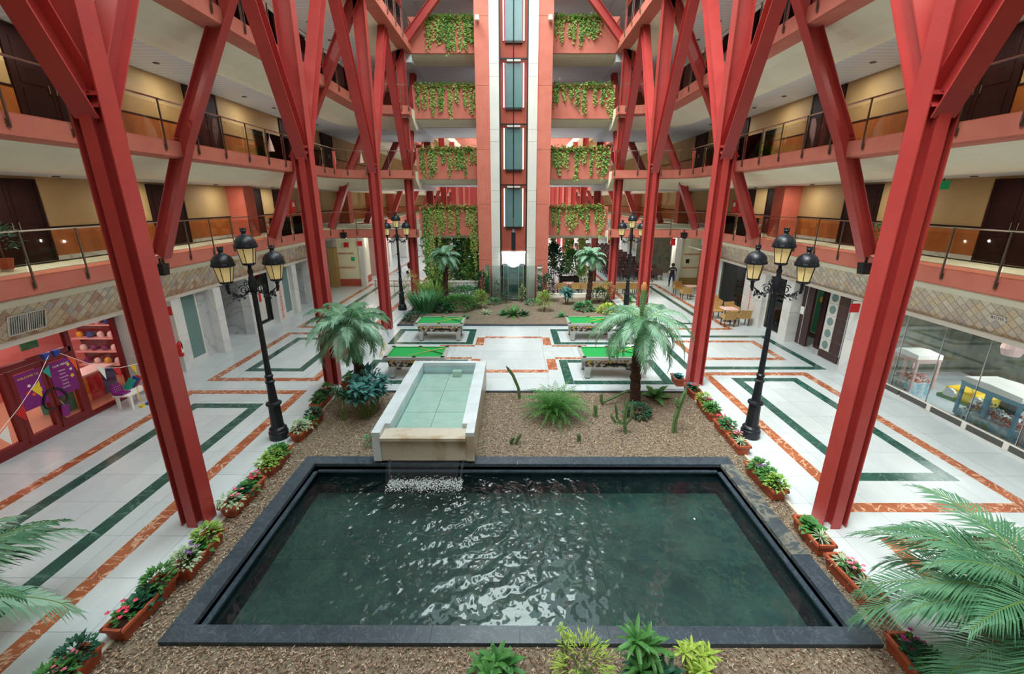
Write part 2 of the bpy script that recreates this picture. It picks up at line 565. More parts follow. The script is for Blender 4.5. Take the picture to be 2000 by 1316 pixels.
# middle, round the pool tables
for sx in (-1, 1):
    for (y0, y1) in ((14.4, 16.9), (18.9, 21.35)):
        a, b = (1.85, 5.72) if sx > 0 else (-5.72, -1.85)
        ring(a, b, y0, y1, 0.33, GM, 0.005)
    a, b = (1.35, 1.72) if sx > 0 else (-1.72, -1.35)
    inlay(a, b, 15.8, 17.0, OM); inlay(a, b, 18.8, 19.95, OM)
    a, b = (1.72, 3.3) if sx > 0 else (-3.3, -1.72)
    inlay(a, b, 16.98, 17.2, OM); inlay(a, b, 18.6, 18.82, OM)
inlay(-1.35, 1.35, 15.5, 15.8, OM); inlay(-1.35, 1.35, 19.85, 20.1, OM)
for m, mb in inl_far.items():
    mb.obj('inlay_strip', m, floor, kind='stuff')

# ---------------------------------------------------------------- sweeps for balcony edges
def path_left(k):
    X = FX[k]
    yf = 27.7
    if k >= 3:
        return [(-X, -4.0), (-X, YB)]
    r = 2.0 if k == 0 else 1.4
    P = [(-X, -4.0)]
    for i in range(7):
        a = PI * (1 - i / 12.0)
        P.append((-X + r + r * math.cos(a), yf - r + r * math.sin(a)))
    P.append((-5.95, yf))
    return P
def sweep(mb, path, prof, mis, closed=True, flip=1):
    """prof = [(offset to the wall side, z)], swept along the plan path; flip mirrors in x"""
    n = len(path)
    rings = []
    for i, (x, y) in enumerate(path):
        a = Vector(path[max(i - 1, 0)]); b = Vector(path[min(i + 1, n - 1)]); p = Vector((x, y))
        d1 = (p - a).normalized() if i > 0 else (b - p).normalized()
        d2 = (b - p).normalized() if i < n - 1 else d1
        nn = (Vector((-d1.y, d1.x)) + Vector((-d2.y, d2.x))).normalized()
        c = max(0.5, nn.dot(Vector((-d1.y, d1.x))))
        rings.append([((p.x + nn.x * o / c) * flip, p.y + nn.y * o / c, z) for o, z in prof])
    m = len(prof)
    k0 = len(mb.v)
    for r in rings:
        mb.v.extend(r)
    for i in range(n - 1):
        for j in range(m if closed else m - 1):
            a, b = k0 + i * m + j, k0 + i * m + (j + 1) % m
            mb.f.append((a, b, b + m, a + m)); mb.m.append(mis[j] if isinstance(mis, (list, tuple)) else mis)
    if closed:
        mb.f.append(tuple(range(k0, k0 + m))); mb.m.append(mis[0] if isinstance(mis, (list, tuple)) else mis)
        e = k0 + (n - 1) * m
        mb.f.append(tuple(range(e, e + m))); mb.m.append(mis[0] if isinstance(mis, (list, tuple)) else mis)
    return rings

POSTS = [[-1.9 + 1.35 * i for i in range(4)] + [3.7, 5.0, 6.35, 7.7, 9.1, 10.49, 11.89, 13.2, 14.59, 15.89, 17.19, 18.49, 19.8, 21.1, 22.4, 23.7, 25.0],
         [2.6, 4.0, 5.4, 6.8, 8.2, 9.6, 10.97, 12.37, 13.77, 15.17, 16.57, 18.0, 19.4, 20.8, 22.2, 23.6, 25.0],
         [5.0, 6.5, 8.0, 9.5, 11.0, 12.4, 13.92, 15.47, 17.0, 18.5, 20.0, 21.5, 23.0, 24.5],
         [9.0, 10.5, 12.0, 13.5, 15.0, 16.5, 18.0, 19.5, 21.0, 22.5, 24.0, 25.5, 27.0]]
def steel_post(mb, x, y, z, nx, ny):
    """thin post clamped to the beam face, nx,ny = outward"""
    px, py = x + nx * .045, y + ny * .045
    mb.bar((px, py, z - .27), (px, py, z + 1.05), .035, .035, up=(nx, ny, 0))
    mb.bar((x + nx * .02, y + ny * .02, z - .30), (x + nx * .02, y + ny * .02, z - .14), .07, .035, up=(nx, ny, 0))

for k in range(5):
    z = ZD[k]
    for sd in (-1, 1):
        fl_ = -sd
        path = path_left(k)
        deck = sroot('walkway_deck', '%s-level walkway along the %s side with salmon edge beam' % (LEV[k], SIDE[sd]))
        b = MB()
        sweep(b, path, [(0, z), (0, z - .44), (.05, z - .48), (.65, z - .48), (.65, z)], 0, flip=fl_)
        b.obj('edge_beam', 'salmon', deck)
        W = (WX[k - 1] if k > 0 else 12.85) - FX[k]
        if k == 0:
            pr = [(.64, z - .12), (.64, z - .48), (1.3, z - .52), (WX[0] - FX[0], z - .52), (WX[0] - FX[0], z - .12)]
            ms = [0, 0, 0, 1, 1]
        else:
            pr = [(.64, z - .02), (.64, z - .48), (.95, z - .62), (1.3, z - .84), (1.65, z - 1.0), (1.9, z - 1.04), (W, z - 1.04), (W, z - .02)]
            ms = [0, 0, 0, 0, 0, 1, 0, 1]
        s = MB()
        sweep(s, path, pr, ms, flip=fl_)
        s.obj('soffit', ['cream', 'grey_ceiling'] if k else ['cream', 'white_marble'], deck)
        # bridge bays beyond the corner
        if k < 3:
            yb0 = 27.7
            zc = z - (1.03 if k else .51)
            q = MB()
            xo = WX[k - 1] if k else 12.85
            q.box(min(sd * 5.9, sd * xo), max(sd * 5.9, sd * xo), yb0 + 1.9, 35.4, zc, z - .02)
            q.obj('soffit', 'grey_ceiling' if k else 'cream', deck)
            # straight run of the hall beyond
            q = MB()
            q.box(min(sd * FX[k], sd * (FX[k] + .65)), max(sd * FX[k], sd * (FX[k] + .65)), 35.0, 78, z - .48, z)
            q.box(min(sd * 5.9, sd * (FX[k] + .65)), max(sd * 5.9, sd * (FX[k] + .65)), 35.0, 35.5, z - .48, z)
            q.obj('edge_beam', 'salmon', deck)
            q = MB()
            q.box(min(sd * (FX[k] + .65), sd * (WX[k - 1] if k else 12.85)), max(sd * (FX[k] + .65), sd * (WX[k - 1] if k else 12.85)), 35.4, 78, z - (1.04 if k else .5), z - .02)
            q.obj('soffit', 'cream', deck)
        # railing
        if k < 4:
            wd = 'left' if sd < 0 else 'right'
            r = thing('glass_railing', 'glass and steel railing on the %s-level walkway, %s side' % (LEV[k], wd), 'railing', (0, 0, 0))
            hr = MB()
            rp = []
            for (x, y) in path[:-1] + [path[-1]]:
                rp.append((x * fl_, y, z + 1.05))
            for i in range(len(rp) - 1):
                a, bb = Vector(rp[i]), Vector(rp[i + 1])
                hr.bar(a, bb, .07, .035)
            hr.obj('handrail', 'steel', r)
            ys = POSTS[k]
            for i, y in enumerate(ys):
                pm = MB(); steel_post(pm, FX[k] * sd, 0, 0, -sd, 0)
                pm.obj('post', 'post_steel', r, loc=(0, y, z)) if i == 0 else None
                if i == 0:
                    first = [o for o in COL.objects if o.parent == r and o.name.startswith('post')][-1]
                else:
                    copypart(first, r, (0, y, z))
            gm = 'bronze_glass' if k < 2 else 'pane_glass'
            for i in range(len(ys) - 1):
                MB().box(FX[k] * sd - .006, FX[k] * sd + .006, ys[i] + .03, ys[i + 1] - .03, z - .02, z + .93).obj('glass_pane', gm, r)
            # along the bend and the cross walkway
            if k < 3:
                arc = [(x * fl_, y) for (x, y) in path[1:-1]]
                for i in (0, 3, 6):
                    x, y = arc[min(i, len(arc) - 1)]
                    a = i / 6 * PI / 2
                    pm = MB(); steel_post(pm, x, y, z, -sd * math.cos(a), -math.sin(a)); pm.obj('post', 'post_steel', r)
                x = arc[-1][0]
                n = 3 if k == 0 else 2
                for i in range(1, n + 1):
                    xx = x + (-sd * 5.95 * -1 - x) * i / n
                    pm = MB(); steel_post(pm, xx, 27.7, z, 0, -1); pm.obj('post', 'post_steel', r)
                gp = MB()
                for i in range(len(arc) - 1):
                    (xa, ya), (xb, yb) = arc[i], arc[i + 1]
                    gp.bar((xa, ya, z + .46), (xb, yb, z + .46), .012, .92)
                gp.obj('glass_pane', 'pane_glass', r)
                gp = MB(); gp.box(min(x, sd * 5.95), max(x, sd * 5.95), 27.694, 27.706, z, z + .93); gp.obj('glass_pane', 'pane_glass', r)
        # wall behind the walkway: wainscot, dark rail, tan plaster
        zt = z + 2.40
        wl = sroot('wall_%s' % SIDE[sd], 'tan wall behind the %s-level walkway on the %s side' % (LEV[k], SIDE[sd]))
        Y1 = 78 if k < 3 else YB + 6
        x = WX[k] * sd
        q = MB(); q.box(min(x, x + sd * .3), max(x, x + sd * .3), -4, Y1, z + .98, zt + .6); q.obj('plaster', 'tan_wall', wl)
        q = MB(); q.box(min(x - sd * .02, x + sd * .3), max(x - sd * .02, x + sd * .3), -4, Y1, z + .12, z + .93); q.obj('wainscot', 'brown_stone', wl)
        q = MB(); q.box(min(x - sd * .035, x + sd * .3), max(x - sd * .035, x + sd * .3), -4, Y1, z + .93, z + .985); q.obj('dado_rail', 'dark_wood', wl)
        q = MB(); q.box(min(x - sd * .03, x + sd * .3), max(x - sd * .03, x + sd * .3), -4, Y1, z - .02, z + .12); q.obj('plinth', 'grey_marble', wl)

# doors on the walkways
DOORS = [[12.6, 18.5, 24.5, 27.4, 31.5, 8.0], [12.9, 19.0, 25.9, 31.0], [13.0, 19.0, 25.0], [13.0, 19.0, 25.0]]
dn = 1
ordn = ['nearest', 'second', 'third', 'fourth', 'fifth', 'sixth']
for k in range(4):
    ys = sorted(DOORS[k])
    for sd in (-1, 1):
        for n_, y in enumerate(ys):
            d = sroot('door_%d' % dn, 'dark double door on the %s-level walkway, %s side' % (LEV[k], SIDE[sd])); dn += 1
            x = WX[k] * sd
            wdt = .85 if y not in (27.4, 31.5) else .6
            f = MB()
            hh = 2.36 if k else 2.33
            f.box(min(x - sd * .06, x), max(x - sd * .06, x), -wdt - .08, -wdt, 0, hh); f.box(min(x - sd * .06, x), max(x - sd * .06, x), wdt, wdt + .08, 0, hh)
            f.box(min(x - sd * .06, x), max(x - sd * .06, x), -wdt, wdt, hh - .08, hh)
            f.obj('door_frame', 'dark_wood', d)
            for c in (-1, 1):
                q = MB(); y0, y1 = (-wdt, -.01) if c < 0 else (.01, wdt)
                q.box(min(x - sd * .045, x + sd * .02), max(x - sd * .045, x + sd * .02), y0, y1, 0, hh - .08)
                for (za, zb) in ((.2, .95), (1.1, 2.1)):
                    q.box(min(x - sd * .06, x), max(x - sd * .06, x), y0 + .12, y1 - .12, za, zb)
                lf = q.obj('door_leaf', 'dark_wood', d)
                hd = MB(); hd.bar((x - sd * .09, c * .09, .95), (x - sd * .09, c * .09, 1.15), .025, .025); hd.obj('handle', 'steel', lf)
            d.location = (0, y, ZD[k])

# projecting pilasters on the walkways
for k, ys in ((0, [22.9, 36.9, 43.9, 50.9]), (1, [])):
    for sd in (-1, 1):
        for y in ys:
            p = MB(); x0, x1 = sorted((sd * (WX[k] - .85), sd * WX[k])); p.box(x0, x1, y - .45, y + .45, ZD[k] - .02, ZD[k] + 2.4)
            struct(p.obj('trim_pilaster', 'salmon_dark'), 'salmon pilaster on the first-level walkway, %s side' % SIDE[sd])

# upper walls and roof edge, end wall of the far hall
for sd in (-1, 1):
    q = MB(); x0, x1 = sorted((sd * 5.9, sd * 8.4)); q.box(x0, x1, -4, YB + 6, 20.7, 21.6)
    struct(q.obj('ceiling_edge', 'salmon'), 'salmon parapet under the roof glazing, %s side' % SIDE[sd])
q = MB()
for i in range(12):
    q.bar((-6, -3 + i * 3.0, 21.4), (6, -3 + i * 3.0, 21.4), .12, .3)
for x in (-3.9, -1.3, 1.3, 3.9):
    q.bar((x, -4, 21.5), (x, 33, 21.5), .1, .2)
struct(q.obj('ceiling_glazing_bars', 'white_paint'), 'white bars of the roof glazing')
for sd in (-1, 1):
    q = MB(); x0, x1 = sorted((sd * 12.8, sd * 18)); q.box(x0, x1, 78, 78.3, 0, 22); struct(q.obj('wall_end', 'cream'), 'pale end wall of the far hall')
q = MB(); q.box(-14, 14, 78, 78.3, 0, 22); struct(q.obj('wall_far', 'salmon'), 'pale far end wall of the second hall')
# outer shell behind the shops and the upper walkways
for sd in (-1, 1):
    q = MB()
    x0, x1 = sorted((sd * 17.6, sd * 18)); q.box(x0, x1, -4, 78, -.03, 4.6)
    x0, x1 = sorted((sd * 12.81, sd * 18)); q.box(x0, x1, -4, 78, 3.98, 4.44)
    x0, x1 = sorted((sd * 14.3, sd * 18)); q.box(x0, x1, -4, 78, 4.44, 7.9)
    for k in range(3):
        x0, x1 = sorted((sd * (WX[k + 1] + .3), sd * (WX[k] + .3))); q.box(x0, x1, -4, 78, ZD[k] + 2.42, ZD[k] + 3.3)
    x0, x1 = sorted((sd * 8.5, sd * 14.3)); q.box(x0, x1, -4, 78, 17.2, 17.6)
    struct(q.obj('wall_shell', 'cream'), 'plastered building shell behind the %s walkways' % SIDE[sd])
q = MB(); q.box(-18, 18, -4.4, -4, -.03, 21.6); struct(q.obj('wall_back', 'tan_wall'), 'tan wall of the atrium behind the balcony')

# ---------------------------------------------------------------- planted bridges and lift tower
for k in range(5):
    z = ZD[k]
    for sd in (-1, 1):
        br = sroot('bridge_deck', '%s-level planted bridge between lift tower and %s columns' % (LEV[k], SIDE[sd]))
        x0, x1 = sorted((sd * 2.1, sd * 6.02))
        MB().box(x0, x1, YB, YB + .14, z - .45, z + 1.36).obj('parapet', 'salmon', br)
        MB().box(x0, x1, YB + .55, YB + .65, z, z + 1.30).obj('planter_back', 'salmon', br)
        MB().box(x0, x1, YB + .14, YB + .55, z + .9, z + 1.22).obj('planter_soil', 'soil', br)
        s = MB(); s.box(x0, x1, YB + .14, YB + 1.3, z - .45, z - .02, 0)
        s.add([(x0, YB + .14, z - .46), (x1, YB + .14, z - .46), (x1, YB + 1.5, z - .72), (x0, YB + 1.5, z - .72)], [(0, 1, 2, 3)], 0)
        s.box(x0, x1, YB + 1.5, 35.4, z - .74, z - .02, 1)
        s.obj('soffit', ['cream', 'grey_ceiling'], br)
        MB().box(x0, x1, 35.4, 35.6, z - .74, z + .12).obj('edge_beam', 'salmon', br)
for sd in (-1, 1):
    for k in (3, 4):
        x0, x1 = sorted((sd * 5.95, sd * 8.5)); q = MB(); q.box(x0, x1, YB, 35.4, ZD[k] - .9, ZD[k] - .02)
        struct(q.obj('walkway_deck', 'grey_ceiling'), '%s-level deck corner behind the %s column' % (LEV[k], SIDE[sd]))
q = MB(); q.box(-12.5, 12.5, 36.0, 36.2, 11.5, 21.6); struct(q.obj('wall_upper', 'salmon'), 'salmon upper wall behind the planted bridges')
tw = sroot('lift_tower', 'salmon and pale grey lift tower between the planted bridges')
TY = 28.2
for sd in (-1, 1):
    zs = [0, 2.6, 6.0, 9.1, 12.5, 15.9, 19.4, 21.6]
    for i in range(len(zs) - 1):
        x0, x1 = sorted((sd * 1.38, sd * 2.2)); MB().box(x0, x1, TY + .05, 31.6, zs[i] + .008, zs[i + 1] - .008).obj('render_panel', 'salmon', tw)
    zz = 0
    i = 0
    while zz < 21.4:
        h = 2.75 if i % 2 == 0 else .65
        x0, x1 = sorted((sd * .84, sd * 1.38)); MB().box(x0, x1, TY, TY + .5, zz + .006, min(zz + h, 21.6) - .006).obj('cladding_panel', 'clad', tw)
        zz += h; i += 1
    x0, x1 = sorted((sd * .76, sd * .84)); MB().box(x0, x1, TY + .02, TY + .5, 0, 21.6).obj('guide_rail', 'black', tw)
MB().box(-1.4, 1.4, TY + .9, TY + 1.0, 2.9, 21.6).obj('recess_back', 'salmon_dark', tw)
for k in range(5):
    z = ZD[k]
    lt = thing('lift_landing', 'teal glass lift doors at the %s level of the tower' % LEV[k], 'lift doors', (0, TY + .8, z))
    for sd in (-1, 1):
        x0, x1 = sorted((sd * .02, sd * .49)); MB().box(x0, x1, -.03, .03, .12, 2.45).obj('door', 'teal_door', lt)
        x0, x1 = sorted((sd * .54, sd * .62)); MB().box(x0, x1, -.02, .02, .12, 2.45).obj('light_slot', 'slot_light', lt, label='glowing slot beside the doors')
    MB().box(-.5, .5, -.04, .05, .0, .12).obj('sill', 'black', lt)
    hb = MB(); hb.box(-.76, .76, -.12, .0, 2.6, 2.68); hb.obj('header', 'black', lt)
    MB().box(-.4, .4, -.2, -.05, 2.48, 2.58).obj('header_light', 'clad', lt)
cb = MB(); cb.tube([(0, TY + .25, 5.2), (0, TY + .25, 21.4)], .03, 6)
cable = thing('lift_cable', 'dark hoist cable with weight hanging in the lift recess', 'lift cable', (0, 0, 0))
cb.obj('cable', 'black', cable)
MB().box(-.13, .13, TY + .1, TY + .4, 3.2, 4.3).frust(-.13, .13, TY + .1, TY + .4, 4.3, 4.5, -.09).obj('weight', 'black_iron', cable)
for sd in (-1, 1):
    for k, z in enumerate((15.7, 17.3)):
        sp = thing('tower_spotlight', 'beige box spotlight on the %s edge of the lift tower, %s one' % (SIDE[sd], ['lower', 'upper'][k]), 'spotlight', (sd * 2.0, TY, z), group=None)
        MB().box(-.11, .11, -.32, -.04, -.1, .14).obj('housing', 'off_white_tile', sp); MB().box(-.03, .03, -.06, .06, -.03, .04).obj('bracket', 'black', sp)

# ---------------------------------------------------------------- red tree columns and raking struts
def rank(i):
    return ['nearest', 'second', 'third', 'fourth', 'fifth', 'sixth', 'seventh', 'eighth', 'ninth', 'tenth', 'eleventh'][i]
for sd in (-1, 1):
    for i, y in enumerate(YC):
        ztop = 14.34 if y < 33 else 7.9
        t = thing('tree_column', 'red steel column, %s in the %s row' % (rank(i), SIDE[sd]) + (', forking into branches above' if i < 4 else ''), 'column', (sd * 6.41, y, 0))
        if y < 33:
            MB().ibeam((0, 0, 0), (0, 0, ztop), (1, 0, 0), .50, .33, .022, .012).ibeam((0, 0, 0), (0, 0, 7.8), (0, 1, 0), .42, .19, .022, .012).obj('trunk', 'red_steel', t)
            for c in (-1, 1):
                o = MB().ibeam((0, c * .02, 7.5), (0, c * 3.5, ztop), (0, 1, 0), .36, .36, .022, .012).obj('branch', 'red_steel', t)
            MB().box(-.24, .24, -.16, .16, 7.74, 7.77).obj('stiffener_plate', 'red_steel', t)
            if i == 3:
                MB().ibeam((0, 0, ztop), (0, 0, 21), (1, 0, 0), .4, .33, .022, .012).obj('trunk', 'red_steel', t)
        else:
            MB().ibeam((0, 0, 0), (0, 0, 12.0), (1, 0, 0), .50, .36, .022, .012).obj('trunk', 'red_steel', t)
    for i, y in enumerate(YC):
        # rakes from the first-level edge inward through the upper decks
        t = thing('raking_strut', 'red steel raking strut, %s along the %s side' % (rank(i), SIDE[sd]), 'strut', (0, y, 0))
        pts = [(11.5, 4.5), (9.98, 7.94), (8.12, 11.38), (6.45, 14.4)]
        if i == 3:
            pts += [(4.2, 16.9), (2.9, 18.6)]
        if i > 3:
            pts = pts[:3]
        for j in range(len(pts) - 1):
            a, b = pts[j], pts[j + 1]
            MB().ibeam((sd * a[0], 0, a[1]), (sd * b[0], 0, b[1]), (1, 0, 0), .42, .34, .022, .012).obj('strut_segment', 'red_steel', t)
# ================================================================ GROUND-FLOOR SHOPFRONTS
def bx(name, x0, x1, y0, y1, z0, z1, m, parent=None, **kw):
    if x0 > x1: x0, x1 = x1, x0
    return MB().box(x0, x1, y0, y1, z0, z1).obj(name, m, parent, **kw)
mat('red_frame', S(118, 22, 28), 0.35)
mat('pink_wall', S(206, 132, 128), 0.7)
mat('beige_floor', S(206, 178, 146), 0.4)
mat('purple', S(128, 24, 120), 0.5)
mat('yellow', S(238, 200, 40), 0.5)
mat('orange', S(236, 92, 34), 0.5)
mat('red_bright', S(206, 28, 34), 0.45)
mat('teal_flag', S(40, 160, 140), 0.5)
mat('blue', S(40, 70, 160), 0.5)
mat('white', S(244, 244, 240), 0.5)
mat('green_sign', S(20, 120, 70), 0.5, emit=S(20, 120, 70), estr=0.25)
mat('grey_dark', S(86, 86, 82), 0.5)
mat('wenge', S(58, 36, 38), 0.4, col2=S(70, 44, 44), scale=5, stretch=(1, 1, .2))
mat('alu', S(206, 208, 206), 0.3, metal=0.4)
mat('stain_orange', S(196, 138, 112), 0.5, col2=S(214, 170, 150), scale=6)
mat('olive_tan', S(168, 140, 88), 0.6)
mat('snooker_green', S(14, 128, 80), 0.5)
mat('pale_pink', S(240, 200, 196), 0.5)
mat('pale_blue', S(120, 190, 220), 0.45)
mat('sky_print', S(150, 210, 232), 0.45, col2=S(232, 244, 248), scale=7, contrast=(0.42, 0.58))
mat('toy_mix', S(232, 110, 110), 0.7, col2=S(240, 236, 226), scale=14, contrast=(0.45, 0.55))
mat('toy_mix_blue', S(90, 130, 200), 0.7, col2=S(244, 210, 130), scale=16, contrast=(0.45, 0.55))
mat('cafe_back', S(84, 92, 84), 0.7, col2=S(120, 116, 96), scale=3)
mat('brick_red', S(168, 70, 50), 0.7)
tile_cols = [S(228, 210, 180), S(204, 166, 146), S(218, 204, 188), S(202, 196, 194), S(222, 194, 150), S(234, 226, 208)]
for i, c in enumerate(tile_cols):
    mat('cornice_tile_%d' % i, c, 0.35, col2=tuple(v * .92 for v in c[:3]) + (1,), scale=9)
mat('grout', S(226, 218, 196), 0.8)

def cornice(sd):
    """splayed band of diagonal stone tiles over the shopfronts"""
    c = sroot('trim_cornice', 'splayed cornice of diagonal stone tiles over the %s shopfronts' % SIDE[sd])
    XA, ZA, XB, ZB = 12.70, 2.86, 12.42, 3.95         # lower, upper edge
    m = MB()
    m.prism([(sd * XA, -4, ZA), (sd * XB, -4, ZB), (sd * 12.86, -4, ZB), (sd * 12.86, -4, ZA)], (0, 31.2, 0))
    m.obj('band', 'grout', c)
    bx('lower_moulding', sd * 12.58, sd * 12.86, -4, 27.2, 2.74, 2.87, 'white_paint', c)
    m = MB(); m.prism([(sd * 12.1, -4, 3.78), (sd * 11.84, -4, 3.82), (sd * 11.72, -4, 3.98), (sd * 11.72, -4, 4.04), (sd * 12.7, -4, 4.04), (sd * 12.7, -4, 3.78)], (0, 31.2, 0))
    m.obj('upper_moulding', 'cream', c)
    A = Vector((sd * XA, 0, ZA)); U = Vector((sd * (XB - XA), 0, ZB - ZA)); H = U.length; U.normalize()
    N = Vector((-sd * (ZB - ZA), 0, -(XA - XB))).normalized()
    hd = .138
    rows = [.0 + hd * i for i in range(0, 8)]
    near, far_ = 0, [MB() for _ in tile_cols]
    rr = random.Random(5 + sd)
    cache = {}
    for r_, t in enumerate(rows):
        if t > H - .05: continue
        y = 2.0 + (hd if r_ % 2 else 0)
        while y < 27.0:
            k = rr.choice([0, 0, 1, 2, 3, 4, 5] if sd < 0 else [0, 2, 3, 5, 5, 2])
            g_ = hd - .012
            lo, hi = max(-g_, -t), min(g_, H - t)
            pts = [(y - g_, 0), (y, lo), (y + g_, 0), (y, hi)] if lo < -.01 else [(y - g_, 0), (y + g_, 0), (y, hi)]
            P = [A + Vector((0, q[0] - y, 0)) + U * (t + q[1]) + N * .001 for q in pts]
            if 9.2 < y < 14.6:
                key = (k, r_)
                if key in cache:
                    copypart(cache[key], c, (0, y, 0))
                else:
                    cache[key] = MB().prism(P, N * .014).obj('tile', 'cornice_tile_%d' % k, c, loc=(0, y, 0))
            else:
                far_[k].prism([p + Vector((0, y, 0)) for p in P], N * .014)
            y += 2 * hd
    for k, mb in enumerate(far_):
        if mb.v: mb.obj('tiles', 'cornice_tile_%d' % k, c, kind='stuff')
    return c, A, U, N
for sd in (-1, 1):
    c, A, U, N = cornice(sd)
    # ventilation grille set in the band
    y0, y1, a, b = (10.45, 11.4, .12, .66) if sd < 0 else (10.85, 11.25, .42, .56)
    gq = thing('air_grille', 'louvred air grille in the diamond-tiled cornice, %s' % ('large double one over the red shopfront' if sd < 0 else 'small one over the glass shopfront'), 'air vent')
    P = lambda y, t, n=0.: A + Vector((0, y, 0)) + U * t + N * n
    f = MB()
    for (ya, yb, ta, tb) in ((y0, y1, a, a + .03), (y0, y1, b - .03, b), (y0, y0 + .03, a, b), (y1 - .03, y1, a, b), ((y0 + y1) / 2 - .015, (y0 + y1) / 2 + .015, a, b)):
        f.prism([P(ya, ta), P(yb, ta), P(yb, tb), P(ya, tb)], N * .035)
    f.obj('frame', 'white_paint', gq)
    MB().prism([P(y0, a), P(y1, a), P(y1, b), P(y0, b)], N * .015).obj('backing', 'grey_dark', gq)
    n = 16 if sd < 0 else 6
    for i in range(n):
        yy = y0 + .04 + (y1 - y0 - .1) * i / n
        MB().prism([P(yy, a + .02, .016), P(yy + .022, a + .02, .016), P(yy + .022, b - .02, .016), P(yy, b - .02, .016)], N * .014).obj('slat', 'alu', gq)

# ---- left: red framed play-centre front
s1 = sroot('wall_left', 'red-framed glass shopfront of a play centre')
X = -12.8
def mull(y, w=.1, z0=0, z1=2.75, m='red_frame', par=s1, name='mullion'):
    bx(name, X - .05, X + .06, y - w / 2, y + w / 2, z0, z1, m, par)
for y, w, zt in ((13.45, .12, 2.75), (11.92, .14, 2.75), (8.4, .14, 2.75), (6.6, .14, 2.75), (4.8, .14, 2.75)):
    mull(y, w, 0, zt)
bx('transom', X - .05, X + .06, 2, 11.92, 2.12, 2.26, 'red_frame', s1)
bx('bottom_rail', X - .05, X + .07, 2, 13.45, 0, .12, 'red_frame', s1)
bx('glass_pane', X - .01, X + .01, 12.0, 13.4, .12, 2.75, 'pink_glass', s1)
for a, b in ((2, 4.8), (4.8, 6.6), (6.6, 8.4), (8.4, 11.9)):
    bx('glass_pane', X - .01, X + .01, a, b, 2.26, 2.75, 'pink_glass', s1)
for a, b in ((2, 4.8), (4.8, 6.6), (6.6, 8.4), (8.47, 9.3)):
    bx('glass_pane', X - .01, X + .01, a, b, .12, 2.12, 'pink_glass', s1)
d1 = sroot('door_90', 'red-framed double glass door with black ring handles')
for (a, b) in ((9.38, 10.12), (10.2, 11.02), (11.08, 11.84)):
    lf = MB()
    lf.box(X - .03, X + .09, a, a + .1, .13, 2.1); lf.box(X - .03, X + .09, b - .1, b, .13, 2.1); lf.box(X - .03, X + .09, a + .1, b - .1, .13, .28); lf.box(X - .03, X + .09, a + .1, b - .1, 2.0, 2.1)
    o = lf.obj('door_leaf', 'red_frame', d1)
    bx('glass_pane', X + .0, X + .02, a + .1, b - .1, .28, 2.0, 'pink_glass', o)
ring_ = MB()
for sg in (-1, 1):
    pts = []
    for i in range(13):
        a = PI * (i / 12) - PI / 2
        pts.append((X + .12 + .0, 11.05 + sg * (.05 + .26 * math.cos(a) * (1 - .25 * math.sin(a))), 1.02 + .27 * math.sin(a)))
    ring_.tube(pts, .028, 6)
ring_.obj('pull_handle', 'black', d1)
hs = thing('door_tag', 'small purple tag hanging from the black door handle', 'sign', (X + .16, 11.1, .62))
MB().bar((0, .05, -.2), (0, .1, .12), .2, .02, up=(1, 0, 0)).obj('card', 'purple', hs)
MB().tube([(0, .1, .1), (0, .02, .3)], .006, 4).obj('string', 'white', hs)
def poster(label, y0, y1, z0, z1, title, lines, x=X + .03, tilt=0.0):
    p = thing('poster', label, 'poster', (x, (y0 + y1) / 2, (z0 + z1) / 2), 0)
    w, h = y1 - y0, z1 - z0
    MB().box(-.004, .004, -w / 2, w / 2, -h / 2, h / 2).obj('sheet', 'purple', p)
    rot = (PI / 2, 0, PI / 2)
    text('title', title, w * .13, 'yellow' if len(lines) == 0 else 'white', p, (.008, 0, h * .36), rot, .001)
    for i, ln in enumerate(lines):
        text('line', ln, w * .085, 'white', p, (.008, -w * .02, h * (.2 - .1 * i)), rot, .001)
    if not lines:
        for (cy, cz, r, m) in ((-.12, -.05, .08, 'red_bright'), (.1, .06, .07, 'pale_blue'), (.16, -.08, .09, 'yellow'), (-.05, .12, .05, 'white'), (0, -.14, .06, 'orange')):
            q = MB(); k = [(0.006, cy + r * math.cos(a * PI / 5) * (1 if a % 2 else .55), cz + r * math.sin(a * PI / 5) * (1 if a % 2 else .55)) for a in range(10)]
            q.prism(k, (.003, 0, 0)); q.obj('figure', m, p)
    else:
        for (cy, cz, r, m) in ((w * .34, -h * .05, .07, 'yellow'), (w * .3, h * .3, .06, 'yellow'), (w * .36, h * .15, .05, 'white')):
            q = MB(); k = [(0.006, cy + r * math.cos(a * PI / 5) * (1 if a % 2 else .55), cz + r * math.sin(a * PI / 5) * (1 if a % 2 else .55)) for a in range(10)]
            q.prism(k, (.003, 0, 0)); q.obj('figure', m, p)
    return p
poster('purple welcome poster on the left leaf of the red glass door', 10.3, 10.92, .98, 1.98, 'WELCOME TO', [], X + .1)
poster('purple poster with a white list on the door leaf beside the long window', 11.14, 11.8, 1.0, 1.98, 'OUR MENU', ['Children', 'Parties', '1 hour play', 'Creche', 'Painting', 'Birthdays'], X + .1)
